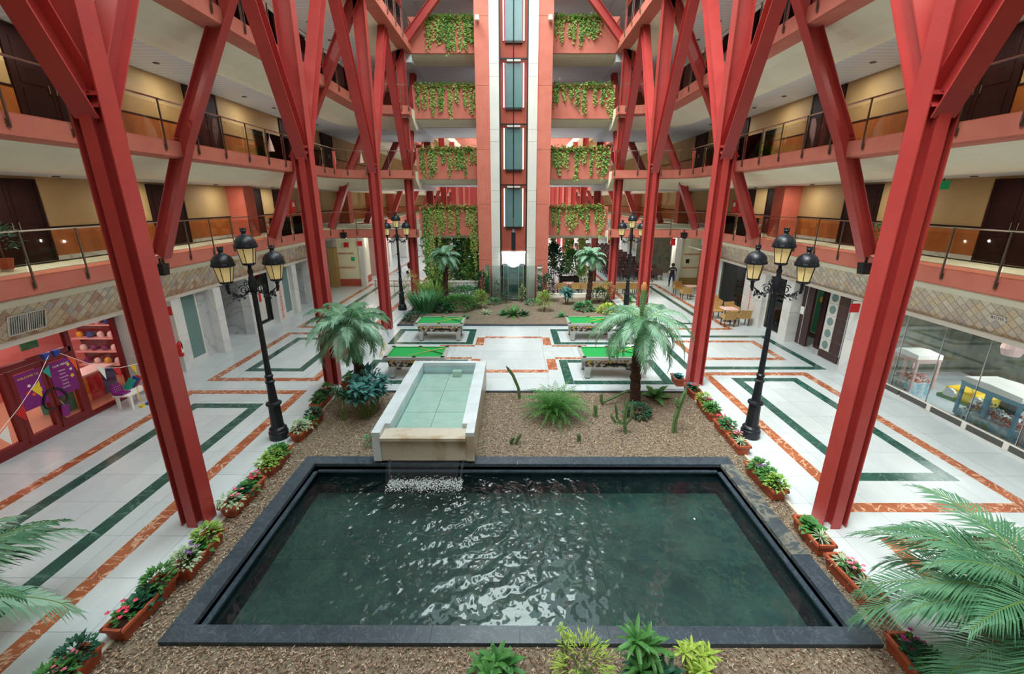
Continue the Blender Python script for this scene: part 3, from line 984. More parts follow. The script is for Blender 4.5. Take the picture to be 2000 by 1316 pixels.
# interior of the play centre
bx('floor_inside', -17.5, X - .05, 2, 15.4, -.03, .01, 'beige_floor', s1)
bx('partition', -17.5, X - .1, 15.35, 15.45, 0, 2.9, 'pink_wall', s1)
bx('back_wall', -16.6, -16.5, 2, 15.4, 0, 3.9, 'pink_wall', s1)
bx('ceiling_inside', -17.5, X - .1, 2, 15.4, 2.95, 3.0, 'pink_wall', s1)
pr = thing('toy_shelving', 'dark red shelving with toys inside the play centre', 'shelf', (-14.6, 14.9, 0))
bx('backboard', -1.2, 1.2, .3, .36, 0, 2.6, 'red_frame', pr)
for z in (.5, 1.0, 1.5, 2.0, 2.5): bx('shelf', -1.2, 1.2, 0, .3, z, z + .04, 'pale_pink', pr)
rr = random.Random(3)
for z in (.54, 1.04, 1.54, 2.04):
    for i in range(6):
        t = tag(MB().ball((0, 0, .1), .1 + .03 * rr.random(), 7, 5, sz=1.1).obj('soft_toy', rr.choice(['yellow', 'purple', 'blue', 'white']), smooth=True, loc=(-15.6 + .38 * i, 15.05, z)), 'soft toy on the dark red shelving inside the play centre', 'toy', 'soft toys on the play-centre shelves')
b2 = thing('play_counter', 'low counter with red, yellow and dark panels inside the play centre', 'counter', (-14.0, 12.9, 0))
bx('top', -.35, .35, -.9, 1.1, .86, .92, 'white', b2)
for i, m in enumerate(('teal_flag', 'yellow', 'red_bright', 'blue')): bx('front_panel', -.3, .3, -.9 + .5 * i, -.4 + .5 * i, 0, .86, m, b2)
es = thing('exit_sign', 'green exit sign hanging inside the play centre over the door', 'sign', (-13.3, 11.4, 2.45))
bx('panel', -.02, .02, -.22, .22, -.11, .11, 'green_sign', es); bx('hanger', -.01, .01, -.02, .02, .11, .5, 'black', es)

# kids' table with toys and the golf clubs
kt = thing('play_table', 'small white plastic play table outside the red shopfront', 'table', (-12.1, 12.75, 0))
MB().box(-.26, .26, -.42, .42, .44, .48).obj('table_top', 'white', kt)
for sx in (-1, 1):
    for sy in (-1, 1):
        MB().frust(sx * .2 - .03, sx * .2 + .03, sy * .34 - .03, sy * .34 + .03, 0, .44, .012).obj('leg', 'white', kt)
kc = thing('kids_chair', 'purple plastic child chair with dotted back on the white play table', 'chair', (-12.2, 12.5, .485))
q = MB(); q.box(-.15, .15, -.15, .15, .0, .05); q.obj('seat', 'purple', kc)
q = MB(); q.prism([(-.13, -.17, .02), (-.13, .17, .02), (-.16, .19, .2), (-.17, .12, .34), (-.17, -.12, .34), (-.16, -.19, .2)], (.035, 0, 0)); q.obj('backrest', 'purple', kc)
q = MB()
for i in range(4):
    for j in range(3): q.box(-.095, -.09, -.1 + .06 * i, -.085 + .06 * i, .1 + .07 * j, .115 + .07 * j)
q.obj('dots', 'white', kc)
for nm, y, m, lb in (('toy_bat', 12.78, 'teal_flag', 'green toy bat leaning on the white play table'), ('toy_bat', 12.95, 'blue', 'blue toy board standing on the white play table'), ('toy_bat', 13.05, 'orange', 'orange toy board standing behind the blue one')):
    o = MB().bar((-12.3, y, .5), (-12.1, y + .1, .82), .03, .2).obj(nm, m); tag(o, lb, 'toy')
for dx, m, m2, lb in ((0, 'yellow', 'yellow', 'toy golf club with yellow head by the play table'), (.12, 'orange', 'blue', 'toy golf club with blue head by the play table')):
    gc = thing('toy_golf_club', lb, 'toy', (-11.75 + dx * .3, 12.6 + dx * 1.6, 0))
    MB().tube([(0, 0, .04), (-.12, .1, .62)], .012, 5).obj('shaft', m, gc); MB().box(-.05, .05, -.09, .06, 0, .06).obj('head', m2, gc)
# pennants
bt = thing('bunting', 'string of coloured pennants hung across the red shopfront', 'bunting')
L1 = [(-12.0, 9.0, 1.02), (-12.0, 9.6, 1.42), (-12.05, 10.25, 1.9), (-12.3, 10.9, 2.32)]
L2 = [(-12.3, 11.2, 2.28), (-12.1, 11.6, 1.86), (-12.0, 12.05, 1.52), (-12.0, 12.5, 1.36), (-11.9, 13.1, 1.28)]
MB().tube(L1, .008, 4).obj('string', 'white', bt); MB().tube(L2, .008, 4).obj('string', 'white', bt)
def pennant(p, a, s, m):
    p = Vector(p); d = Vector(a).normalized() * s
    s *= 1.25; q = MB(); q.prism([p - d * .5, p + d * .5, p + Vector((.02, 0, -1.15 * s)) + d * .25], (.004, .002, 0)); return q.obj('pennant', m, bt)
pennant((-12.0, 9.15, 1.06), (0, .8, .5), .3, 'white'); pennant((-12.0, 9.62, 1.4), (0, .8, .5), .26, 'red_bright')
pennant((-12.04, 10.15, 1.8), (0, .8, .5), .27, 'yellow'); pennant((-12.15, 10.6, 2.08), (0, .8, .5), .22, 'teal_flag')
pennant((-12.2, 11.35, 2.1), (0, .6, -.5), .26, 'orange') ; pennant((-12.03, 11.9, 1.6), (0, .9, -.45), .26, 'white')
pennant((-12.0, 12.35, 1.41), (0, 1, -.15), .24, 'red_bright'); pennant((-11.95, 12.85, 1.3), (0, 1, -.1), .2, 'yellow')
bo = thing('bow', 'dark blue bow where the pennant string is tied over the door', 'bow', (-12.4, 11.05, 2.3))
for sg in (-1, 1): MB().frust(-.03, .03, sg * .14 - .06, sg * .14 + .06, -.08, .08, .03).obj('loop', 'blue', bo)

# ---- left: stone fronts between Y 13.5 and 27
s2 = sroot('wall_left', 'marble-clad shopfronts on the left aisle')
def pier(par, sd, y0, y1, xo=12.3, z1=2.76, m='white_marble_wall', bands=True):
    """stone pier built of courses"""
    z = 0
    h = 1.38
    while z < z1 - .01:
        zz = min(z + h, z1)
        bx('stone_panel', sd * xo, sd * 13.0, y0, y1, z + .004, zz - .004, m, par); z = zz
for (y0, y1, xo) in ((13.55, 14.5, 12.35), (15.55, 16.05, 12.45), (17.75, 18.2, 12.35), (20.45, 20.8, 12.55), (22.45, 23.2, 12.35), (24.6, 25.1, 12.45), (26.9, 27.4, 11.7)):
    pier(s2, -1, y0, y1, xo)
bx('shaft', -12.3, -11.66, 26.9, 27.4, 2.7, 4.02, 'white_paint', s2)
bx('recess_wall', -13.0, -12.75, 14.5, 15.55, 0, 2.75, 'white_marble_wall', s2); bx('veined_panel', -12.76, -12.73, 14.6, 15.45, .2, 2.6, 'stain_orange', s2)
def glazed(par, y0, y1, m='frosted_teal', sd=-1, xo=12.72, base=.22, top=2.75, fm='white_paint'):
    bx('sill', sd * (xo - .06), sd * (xo + .1), y0, y1, 0, base, 'white_marble_wall', par)
    bx('glass_pane', sd * (xo), sd * (xo + .02), y0 + .05, y1 - .05, base, top, m, par)
    for y in (y0, y1 - .05): bx('frame', sd * (xo - .03), sd * (xo + .04), y, y + .05, base, top, fm, par)
glazed(s2, 16.1, 17.15); bx('cheek_wall', -12.95, -12.7, 17.15, 17.75, 0, 2.75, 'grey_marble', s2)
bx('soffit_panel', -14.0, -12.8, 14.5, 26.9, 2.76, 2.9, 'white_paint', s2)
# entrance recess with dark and cream banded jamb
for (y0, y1) in ((18.2, 20.45), (25.1, 26.9)):
    bx('recess_back', -14.2, -14.1, y0 - 1, y1 + 1.2, 0, 2.8, 'grey_marble', s2)
    bx('recess_side', -14.1, -12.9, y1 + .02, y1 + .12, 0, 2.8, 'grey_marble', s2)
    bx('recess_side', -14.1, -12.9, y0 - .12, y0 - .02, 0, 2.8, 'grey_marble', s2)
ss = thing('banded_sign_post', 'tall dark panel with cream rungs in the marble entrance', 'sign', (-13.2, 19.0, 0))
bx('panel', -.03, .03, -.28, .2, .02, 2.62, 'black', ss)
for i in range(8): bx('rung', .03, .05, -.24, .1, .12 + .31 * i, .3 + .31 * i, 'off_white_tile', ss)
glazed(s2, 20.8, 22.45, 'shop_glass', fm='black'); bx('dark_display', -13.6, -13.5, 20.8, 22.45, 0, 2.7, 'teal_door', s2)
pw = thing('poster', 'pale poster with pink print in the dark shop window', 'poster', (-12.62, 21.5, 1.3))
bx('sheet', -.005, .005, -.28, .28, -.85, .85, 'clad', pw); bx('print', .005, .009, -.2, .0, .1, .6, 'red_bright', pw)
glazed(s2, 23.2, 24.6)
vs_ = thing('vertical_sign', 'vertical run of rust-red capitals on the marble pier', 'sign', (-12.33, 22.82, 1.1))
for i, ch in enumerate('PELUQUERIA'):
    text('letter', ch, .2, 'brick_red', vs_, (0.0, 0, .78 - .175 * i), (PI / 2, 0, PI / 2), .004)
bx('strip', -.012, -.004, -.12, .12, -.95, .92, 'pale_pink', vs_)
for nm, (x, y, z), lb in (('hydrant_sign', (-12.2, 15.0, 2.52), 'red square fire sign projecting by the front left pier'), ('hydrant_sign', (-12.15, 22.7, 2.55), 'red square fire sign projecting above the vertical letters'),
                          ('hydrant_sign', (12.1, 15.2, 2.6), 'red square fire sign beside the panelled entrance'), ('hydrant_sign', (12.1, 22.4, 2.6), 'red square fire sign on the white pier by the cafe')):
    h = thing(nm, lb, 'sign', (x, y, z)); sg = -1 if x < 0 else 1
    bx('plate', -.16, .16, -.015, .015, -.16, .16, 'red_bright', h); bx('bracket', sg * .16, sg * .2, -.01, .01, -.03, .03, 'white', h)
fe = thing('fire_extinguisher', 'red fire extinguisher hanging on the front left pier', 'fire extinguisher', (-12.22, 15.2, .75))
MB().lathe((0, 0, 0), [(.07, 0), (.085, .03), (.085, .45), (.05, .54), (.02, .56)], 12).obj('cylinder', 'red_bright', fe, smooth=True)
MB().tube([(0, 0, .56), (.06, 0, .6), (.11, 0, .5), (.1, 0, .3)], .012, 5).obj('hose', 'black', fe); bx('label_band', -.088, .088, -.04, .04, .15, .35, 'white', fe)
bx('sign_plate', -12.345, -12.335, 14.0, 14.3, 1.75, 2.05, 'white', s2)

# ---- right fronts
s3 = sroot('wall_right', 'frameless glass shopfront of the games arcade')
XR = 12.8
bx('plinth', XR - .06, XR + .12, 2, 14.9, 0, .07, 'white_marble_wall', s3)
for i in range(12):
    y0 = 13.31 - 1.11 * i
    bx('base_panel', XR - .05, XR + .06, y0 - .98, y0, .07, .24, 'grey_dark', s3)
    bx('base_post', XR - .07, XR + .08, y0 - 1.11, y0 - .98, .07, .26, 'white_paint', s3)
bx('base_panel', XR - .05, XR + .06, 13.4, 14.9, .07, .24, 'grey_dark', s3)
bx('base_rail', XR - .05, XR + .06, 2, 14.9, .24, .27, 'white_paint', s3)
ys = [2, 4.7, 7.3, 9.9, 11.2, 12.47, 13.78, 14.9]
for a, b in zip(ys, ys[1:]):
    bx('glass_pane', XR - .01, XR + .01, a + .006, b - .006, .27, 2.75, 'shop_glass', s3)
    bx('joint', XR - .014, XR + .014, b - .006, b + .006, .27, 2.75, 'alu', s3)
bx('floor_inside', XR + .1, 17.5, 2, 15.6, -.03, .01, 'white_marble', s3)
bx('back_wall', 17.0, 17.1, 2, 15.6, 0, 3.9, 'cafe_back', s3); bx('partition', XR + .2, 17.1, 15.6, 15.7, 0, 3.9, 'cafe_back', s3)
bx('ceiling_inside', XR + .1, 17.1, 2, 15.6, 3.0, 3.1, 'clad', s3)
s4 = sroot('wall_right', 'white stone fronts of the bar and cafe on the right aisle')
for (y0, y1, xo) in ((14.95, 15.6, 12.3), (19.35, 19.95, 12.5), (21.6, 23.5, 12.45), (26.9, 27.5, 11.7)):
    pier(s4, 1, y0, y1, xo)
bx('shaft', 11.66, 12.3, 26.9, 27.5, 2.7, 4.02, 'white_paint', s4)
# panelled bar entrance
be = sroot('wall_right', 'bar entrance with wenge squares, frosted circles and a snooker picture')
for r_ in range(5):
    for c_ in range(2):
        m = 'frosted_disc' if c_ == 0 else 'wenge'
        z0 = .32 + .49 * r_; y0 = 16.95 - .55 * c_
        if c_ == 0:
            bx('square_panel', 12.84, 12.88, y0 + .01, y0 + .54, z0 + .01, z0 + .48, 'clad', be)
            dsc = MB(); k = [(12.83, y0 + .275 + .17 * math.cos(a * PI / 8), z0 + .245 + .17 * math.sin(a * PI / 8)) for a in range(16)]; dsc.prism(k, (.012, 0, 0)); dsc.obj('disc', 'frosted_teal', be)
        else:
            bx('square_panel', 12.84, 12.88, y0 + .01, y0 + .54, z0 + .01, z0 + .48, 'wenge', be)
bx('frame', 12.86, 12.92, 16.35, 17.55, 0, 2.78, 'alu', be); bx('base_panel', 12.82, 12.88, 16.38, 17.5, .02, .3, 'wenge', be)
bx('glass_pane', 12.84, 12.86, 15.75, 16.3, .1, 2.75, 'frosted_teal', be)
bx('recess_floor', 12.8, 15.2, 15.7, 20, -.03, .006, 'grey_marble', be)
for i, (y0, y1) in enumerate(((18.25, 18.55), (18.6, 19.3))):
    bx('wenge_panel', 12.95 + .35 * (1 - i), 13.02 + .35 * (1 - i), y0, y1, .02, 2.75, 'wenge', be)
bx('edge_strip', 12.93, 12.95, 19.0, 19.03, .02, 2.75, 'alu', be)
bx('recess_back', 14.2, 14.3, 17.0, 21.2, 0, 2.9, 'wenge', be); bx('recess_side', 12.9, 14.25, 16.2, 16.3, 0, 2.9, 'wenge', be)
sp_ = thing('snooker_picture', 'green picture of snooker balls framed in white by the bar entrance', 'picture', (14.16, 19.4, 1.35))
bx('frame', -.02, .02, -.72, .72, -1.08, 1.1, 'alu', sp_); bx('print', -.03, -.02, -.68, .68, -1.04, 1.06, 'snooker_green', sp_)
for (y, z, r, m) in ((.35, .55, .14, 'yellow'), (-.22, .8, .15, 'red_frame'), (-.2, -.1, .22, 'pale_pink')):
    q = MB(); q.lathe((0, 0, 0), [(.001, 0), (r * .6, .012), (r, 0.001)], 18); o = q.obj('printed_ball', m, sp_, smooth=True); o.rotation_euler = (0, -PI / 2, 0); o.location = (-.031, y, z)
bx('cue_print', -.034, -.03, -.16, -.04, -1.0, -.42, 'red_bright', sp_)
nt_ = thing('notice', 'small white notice on the wenge panel of the bar entrance', 'notice', (12.9, 19.12, 1.55)); bx('sheet', -.005, .005, -.12, .12, -.17, .17, 'white', nt_)
# cafe windows and inside
glazed(s4, 19.95, 21.6, 'shop_glass', 1, 12.72, .12); glazed(s4, 23.5, 26.9, 'shop_glass', 1, 12.72, .1)
bx('floor_inside', 12.82, 17.5, 19.95, 33, -.03, .008, 'white_marble', s4); bx('back_wall', 16.5, 16.6, 19, 33, 0, 3.9, 'cafe_back', s4)
bx('red_display', 14.2, 14.3, 25.2, 27.0, 1.7, 2.7, 'brick_red', s4); bx('dark_display', 14.4, 14.5, 23.6, 25.1, 1.5, 2.7, 'black', s4)
bx('servery', 14.6, 15.4, 21.6, 27.5, 0, 1.05, 'alu', s4); bx('servery_top', 14.5, 15.5, 21.6, 27.5, 1.05, 1.1, 'black', s4)
bx('ceiling_inside', 12.9, 16.5, 15.7, 33, 2.95, 3.0, 'white_paint', s4)
vr = thing('vertical_sign', 'vertical run of orange capitals on the white cafe pier', 'sign', (12.43, 22.7, 1.15))
for i, ch in enumerate('CAFETERIA'):
    text('letter', ch, .2, 'orange', vr, (0, 0, .72 - .18 * i), (PI / 2, 0, -PI / 2), .004)

# far cross-space behind the first corner: kiosks and pillars
fw = sroot('wall_left', 'pale walls and kiosk behind the left corner')
bx('side_wall', -14.3, -14.2, 27.3, 60, 0, 3.98, 'clad', fw)
bx('olive_panel', -13.6, -13.1, 32.4, 33.0, 0, 2.9, 'olive_tan', fw)
bx('cream_wall', -13.1, -11.5, 33.0, 35.4, .55, 3.98, 'cream', fw); bx('stone_base', -13.12, -11.48, 32.98, 35.4, 0, .55, 'salmon_dark', fw)
for z in (1.35, 2.4): bx('rust_band', -13.11, -11.9, 32.97, 33.0, z, z + .12, 'stain_orange', fw)
bx('green_notice', -12.1, -11.85, 32.95, 32.97, 1.9, 2.2, 'green_sign', fw)
bx('white_pillar', -11.5, -11.1, 32.9, 33.3, 0, 3.98, 'white_marble_wall', fw)
bx('warm_wall', -13.6, -11.6, 38, 41, 0, 3.3, 'pale_pink', fw)
fr_ = sroot('wall_right', 'pale walls and stone panel behind the right corner')
bx('side_wall', 16.2, 16.3, 27.3, 60, 0, 3.98, 'clad', fr_)
bx('cream_wall', 12.6, 14.0, 33.4, 35.4, .6, 3.98, 'cream', fr_); bx('stone_base', 12.58, 14.0, 33.38, 35.4, 0, .6, 'olive_tan', fr_); bx('olive_panel', 14.0, 14.5, 33.3, 35.4, 0, 2.9, 'olive_tan', fr_)
for z in (1.3, 2.3): bx('rust_band', 12.8, 14.0, 33.36, 33.4, z, z + .12, 'stain_orange', fr_)
bx('black_notice', 13.0, 13.25, 33.35, 33.37, 1.7, 2.0, 'black', fr_)
bx('white_pillar', 12.1, 12.55, 33.2, 33.8, 0, 3.98, 'white_marble_wall', fr_)
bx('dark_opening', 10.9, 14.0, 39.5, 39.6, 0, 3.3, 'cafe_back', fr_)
for sd in (-1, 1):
    for k_, y in enumerate((44, 51, 58)):
        q = MB(); x0, x1 = sorted((sd * 12.2, sd * 12.9)); q.box(x0, x1, y - .4, y + .4, 0, 3.98); struct(q.obj('wall_pier', 'white_marble_wall'), 'white pier of the far hall, %s side' % SIDE[sd])

# speakers, exit signs, ceiling spots
for (x, y, z), lb in (((-11.4, 14.2, 4.12), 'black loudspeaker on the beam above the front left pier'), ((-10.4, 27.5, 4.2), 'black loudspeaker on the left corner of the first-level beam'),
                      ((11.4, 14.3, 4.15), 'black loudspeaker on the beam behind the nearest right column'), ((10.4, 27.5, 4.2), 'black loudspeaker on the right corner of the first-level beam')):
    s = thing('loudspeaker', lb, 'loudspeaker', (x, y, z)); MB().frust(-.14, .14, -.12, .12, -.2, .16, .03).obj('cabinet', 'black', s)
    MB().lathe((0, -.125, -.0), [(.08, 0), (.06, .01), (.01, .012)], 12).obj('cone', 'grey_dark', s).rotation_euler = (PI / 2, 0, 0); MB().box(-.02, .02, -.02, .02, .14, .34).obj('bracket', 'black', s)
for (x, y, z), lb in (((-11.5, 14.5, 10.0), 'green exit sign on the second-level walkway, left'), ((13.5, 14.65, 6.7), 'green exit sign on the first-level walkway, right')):
    s = thing('exit_sign', lb, 'sign', (x, y, z)); bx('panel', -.2, .2, -.02, .02, -.13, .13, 'green_sign', s); bx('hanger', -.01, .01, -.01, .01, .13, .3, 'black', s)
for k in range(1, 5):
    z = ZD[k] - 1.05
    for sd in (-1, 1):
        xm = (FX[k] + 1.95 + WX[k - 1]) / 2 * sd
        first = None
        for i in range(10):
            y = 6.2 + 2.35 * i
            if first is None:
                first = thing('ceiling_spot', 'small round spot in the grey ceiling strip', 'ceiling light', (xm, y, z), group='ceiling spots over the walkways')
                MB().lathe((0, 0, -.02), [(.05, 0), (.09, .005), (.09, .03)], 10).obj('rim', 'grey_dark', first)
                first_k = first
            else:
                dup(first, (xm, y, z))

# small things on the walkway walls and rails
for (x, y, z), lb in (((-10.0, 19.57, 8.45), 'pink paper cone hanging on the second-level railing, left side'), ((-8.9, 27.62, 8.6), 'pink paper cone at the far bend of the second-level railing')):
    t = thing('paper_cone', lb, 'decoration', (x, y, z)); MB().lathe((0, 0, -.28), [(.13, 0), (.07, .3), (.01, .56)], 10).obj('cone', 'pale_pink', t); MB().tube([(0, 0, .27), (0, 0, .42)], .006, 4).obj('string', 'white', t)
for sd in (-1, 1):
    wd = SIDE[sd]
    t = thing('fire_hose_cabinet', 'red fire hose cabinet on the first-level wall, %s side' % wd, 'fire cabinet', (sd * 13.92, 28.8, ZD[0] + 1.35)); bx('box', -.07, .07, -.28, .28, -.4, .4, 'red_bright', t); bx('emblem', -sd * .08, -sd * .07, -.12, .12, .0, .24, 'white', t)
    t = thing('fire_extinguisher', 'red fire extinguisher on the first-level wall, %s side' % wd, 'fire extinguisher', (sd * 13.88, 27.95, ZD[0] + .75)); MB().lathe((0, 0, 0), [(.07, 0), (.085, .03), (.085, .45), (.05, .54), (.02, .56)], 12).obj('cylinder', 'red_bright', t, smooth=True); MB().tube([(0, 0, .56), (.06, 0, .6), (.11, 0, .5)], .012, 5).obj('hose', 'black', t)
t = thing('notice', 'small dark-framed notice on the second-level wall, right side', 'notice', (12.15, 13.6, ZD[1] + 1.6)); bx('frame', -.02, .02, -.2, .2, -.28, .28, 'black', t); bx('sheet', -.03, -.02, -.15, .15, -.22, .22, 'white', t)

# ================================================================ POOL, FOUNTAIN, BEDS
pool = thing('reflecting_pool', 'dark stone rectangular pool with rippled water', 'pool', (0, 0, 0))
PX0, PX1, PY0, PY1, RW = -5.22, 5.42, 4.80, 9.70, .33
def rimseg(x0, x1, y0, y1, along):
    n = max(1, round((x1 - x0 if along == 'x' else y1 - y0) / 1.3))
    for i in range(n):
        if along == 'x': a, b = x0 + (x1 - x0) * i / n, x0 + (x1 - x0) * (i + 1) / n; MB().box(a + .002, b - .002, y0, y1, -.1, .06).obj('rim_stone', 'granite', pool)
        else: a, b = y0 + (y1 - y0) * i / n, y0 + (y1 - y0) * (i + 1) / n; MB().box(x0, x1, a + .002, b - .002, -.1, .06).obj('rim_stone', 'granite_worn' if x0 > 0 and i > 0 else 'granite', pool)
rimseg(PX0, PX1, PY0, PY0 + .28, 'x'); rimseg(PX0, PX1, PY1 - RW, PY1, 'x')
rimseg(PX0, PX0 + RW, PY0 + .28, PY1 - RW, 'y'); rimseg(PX1 - RW, PX1, PY0 + .28, PY1 - RW, 'y')
ix0, ix1, iy0, iy1 = PX0 + RW, PX1 - RW, PY0 + .28, PY1 - RW
for nm, a in (('wall_front', (ix0 - .1, ix1 + .1, iy0 - .1, iy0 + .0)), ('wall_back', (ix0 - .1, ix1 + .1, iy1, iy1 + .1)), ('wall_side', (ix0 - .1, ix0, iy0, iy1)), ('wall_side', (ix1, ix1 + .1, iy0, iy1))):
    MB().box(a[0], a[1], a[2], a[3], -.85, -.02).obj(nm, 'granite', pool)
for nm, a in (('ledge', (ix0, ix0 + .09, iy0, iy1)), ('ledge', (ix1 - .09, ix1, iy0, iy1)), ('ledge', (ix0, ix1, iy1 - .08, iy1))):
    MB().box(a[0], a[1], a[2], a[3], -.14, -.10).obj(nm, 'granite', pool)
MB().box(ix0, ix1, iy0, iy1, -.9, -.8).obj('pool_floor', 'pool_slab', pool)
for i in range(3):
    for j in range(2):
        w_, h_ = (ix1 - ix0) / 3, (iy1 - iy0) / 2
        MB().box(ix0 + w_ * i + .003, ix0 + w_ * (i + 1) - .003, iy0 + h_ * j + .002, iy0 + h_ * (j + 1) - .002, -.8, -.78).obj('floor_slab', 'pool_slab', pool)
# water: real waves spreading from the fall, plus fine ripples in the shader
wm = bpy.data.materials.new('pool_water'); wm.use_nodes = True
nt = wm.node_tree; nt.nodes.clear(); L = nt.links.new
out = nt.nodes.new('ShaderNodeOutputMaterial'); tr = nt.nodes.new('ShaderNodeBsdfTransparent'); tr.inputs[0].default_value = (0.62, 0.78, 0.78, 1)
gl = nt.nodes.new('ShaderNodeBsdfGlossy'); gl.inputs['Roughness'].default_value = 0.015
fr = nt.nodes.new('ShaderNodeFresnel'); fr.inputs['IOR'].default_value = 1.6
mx = nt.nodes.new('ShaderNodeMixShader')
tc = nt.nodes.new('ShaderNodeTexCoord'); vs = nt.nodes.new('ShaderNodeVectorMath'); vs.operation = 'SUBTRACT'; vs.inputs[1].default_value = (-1.5, 8.3, 0)
L(tc.outputs['Object'], vs.inputs[0])
ln = nt.nodes.new('ShaderNodeVectorMath'); ln.operation = 'LENGTH'; L(vs.outputs[0], ln.inputs[0])
nz = nt.nodes.new('ShaderNodeTexNoise'); nz.inputs['Scale'].default_value = 3.2; nz.inputs['Detail'].default_value = 2; L(tc.outputs['Object'], nz.inputs['Vector'])
wv = nt.nodes.new('ShaderNodeMath'); wv.operation = 'MULTIPLY_ADD'; wv.inputs[1].default_value = 13.0; L(ln.outputs['Value'], wv.inputs[0])
nm_ = nt.nodes.new('ShaderNodeMath'); nm_.operation = 'MULTIPLY'; nm_.inputs[1].default_value = 9.0; L(nz.outputs['Fac'], nm_.inputs[0]); L(nm_.outputs[0], wv.inputs[2])
sn = nt.nodes.new('ShaderNodeMath'); sn.operation = 'SINE'; L(wv.outputs[0], sn.inputs[0])
fall = nt.nodes.new('ShaderNodeMapRange'); fall.inputs['From Min'].default_value = 0.3; fall.inputs['From Max'].default_value = 4.6; fall.inputs['To Min'].default_value = 1.0; fall.inputs['To Max'].default_value = 0.0
L(ln.outputs['Value'], fall.inputs['Value'])
mu = nt.nodes.new('ShaderNodeMath'); mu.operation = 'MULTIPLY'; L(sn.outputs[0], mu.inputs[0]); L(fall.outputs[0], mu.inputs[1])
n2 = nt.nodes.new('ShaderNodeTexNoise'); n2.inputs['Scale'].default_value = 3.0; n2.inputs['Detail'].default_value = 1.5; L(tc.outputs['Object'], n2.inputs['Vector'])
n2m = nt.nodes.new('ShaderNodeMath'); n2m.operation = 'MULTIPLY_ADD'; n2m.inputs[1].default_value = 0.7; L(n2.outputs['Fac'], n2m.inputs[0]); L(mu.outputs[0], n2m.inputs[2])
bp = nt.nodes.new('ShaderNodeBump'); bp.inputs['Strength'].default_value = 0.85; bp.inputs['Distance'].default_value = 0.025
L(n2m.outputs[0], bp.inputs['Height']); L(bp.outputs[0], gl.inputs['Normal']); L(bp.outputs[0], fr.inputs['Normal'])
L(fr.outputs[0], mx.inputs[0]); L(tr.outputs[0], mx.inputs[1]); L(gl.outputs[0], mx.inputs[2]); L(mx.outputs[0], out.inputs[0])
MATS['pool_water'] = wm
MB().add([(ix0, iy0, -.2), (ix1, iy0, -.2), (ix1, iy1, -.2), (ix0, iy1, -.2)], [(0, 1, 2, 3)]).obj('water', 'pool_water', pool)

mat('fount_stone', S(208, 220, 226), 0.35, col2=S(192, 204, 210), scale=2)
mat('fount_stained', S(192, 186, 172), 0.4, col2=S(150, 118, 78), scale=2.0, contrast=(0.52, 0.75), stretch=(1, 1, .6))
mat('fount_inner', S(196, 208, 200), 0.4, col2=S(182, 198, 190), scale=2)
fo = thing('fountain_trough', 'raised white marble trough pouring water into the dark pool', 'fountain', (0, 0, 0))
TX0, TX1, TYF, TYB, TZ = -3.42, -.94, 9.36, 14.3, .92
WT = .34
n = 5
YS = [TYF, 9.82] + [9.82 + (TYB - 9.82) * i / 4 for i in range(1, 5)]
for i in range(5):
    y0, y1 = YS[i], YS[i + 1]
    wt = .21 if i == 0 else WT
    for (x0, x1) in ((TX0, TX0 + wt), (TX1 - wt, TX1)):
        MB().box(x0, x1, y0 + .002, y1 - .002, TZ - .1, TZ).obj('coping_stone', 'fount_stone', fo)
        MB().box(x0 + .008, x1 - .008, y0 + (.004 if i == 0 else 0), y1, (.14 if i == 0 else 0), TZ - .1).obj('side_wall', 'fount_stained' if x0 > -2 else 'fount_stone', fo)
for i in range(2):
    a = TX0 + WT + (TX1 - TX0 - 2 * WT) * i / 2; MB().box(a + .002, a + (TX1 - TX0 - 2 * WT) / 2 - .002, TYB - WT * .6, TYB, TZ - .1, TZ).obj('coping_stone', 'fount_stone', fo)
MB().box(TX0 + WT, TX1 - WT, TYB - WT * .6 + .01, TYB - .01, 0, TZ - .1).obj('end_wall', 'fount_stone', fo)
MB().box(TX0 + .02, TX1 - .02, 9.42, 9.72, .14, .42).obj('underside', 'fount_stone', fo)
for i in range(3):
    for j in range(2):
        w_ = (TX1 - TX0 - 2 * WT) / 2; h_ = (TYB - .25 - 9.75) / 3
        MB().box(TX0 + WT + w_ * j + .005, TX0 + WT + w_ * (j + 1) - .005, 9.75 + h_ * i + .008, 9.75 + h_ * (i + 1) - .008, .5, .54).obj('bed_slab', 'fount_inner', fo)
MB().box(TX0 + .21, TX1 - .21, 9.39, 9.48, .14, .72).obj('front_panel', 'fount_stained', fo)
MB().box(TX0 + .21, TX1 - .21, 9.30, 9.82, .72, .80).obj('spill_lip', 'fount_stained', fo)
MB().box(-2.05, -1.75, 13.75, 13.95, .55, .74).obj('inlet_block', 'fount_inner', fo)
tw_ = bpy.data.materials.new('trough_water'); tw_.use_nodes = True
nt = tw_.node_tree; nt.nodes.clear(); L = nt.links.new
out = nt.nodes.new('ShaderNodeOutputMaterial'); tr = nt.nodes.new('ShaderNodeBsdfTransparent'); tr.inputs[0].default_value = (0.80, 0.90, 0.89, 1)
gl = nt.nodes.new('ShaderNodeBsdfGlossy'); gl.inputs['Roughness'].default_value = 0.03
fr = nt.nodes.new('ShaderNodeFresnel'); fr.inputs['IOR'].default_value = 1.33
mx = nt.nodes.new('ShaderNodeMixShader'); tc = nt.nodes.new('ShaderNodeTexCoord')
n2 = nt.nodes.new('ShaderNodeTexNoise'); n2.inputs['Scale'].default_value = 4.0; L(tc.outputs['Object'], n2.inputs['Vector'])
bp = nt.nodes.new('ShaderNodeBump'); bp.inputs['Strength'].default_value = 0.25; bp.inputs['Distance'].default_value = 0.02
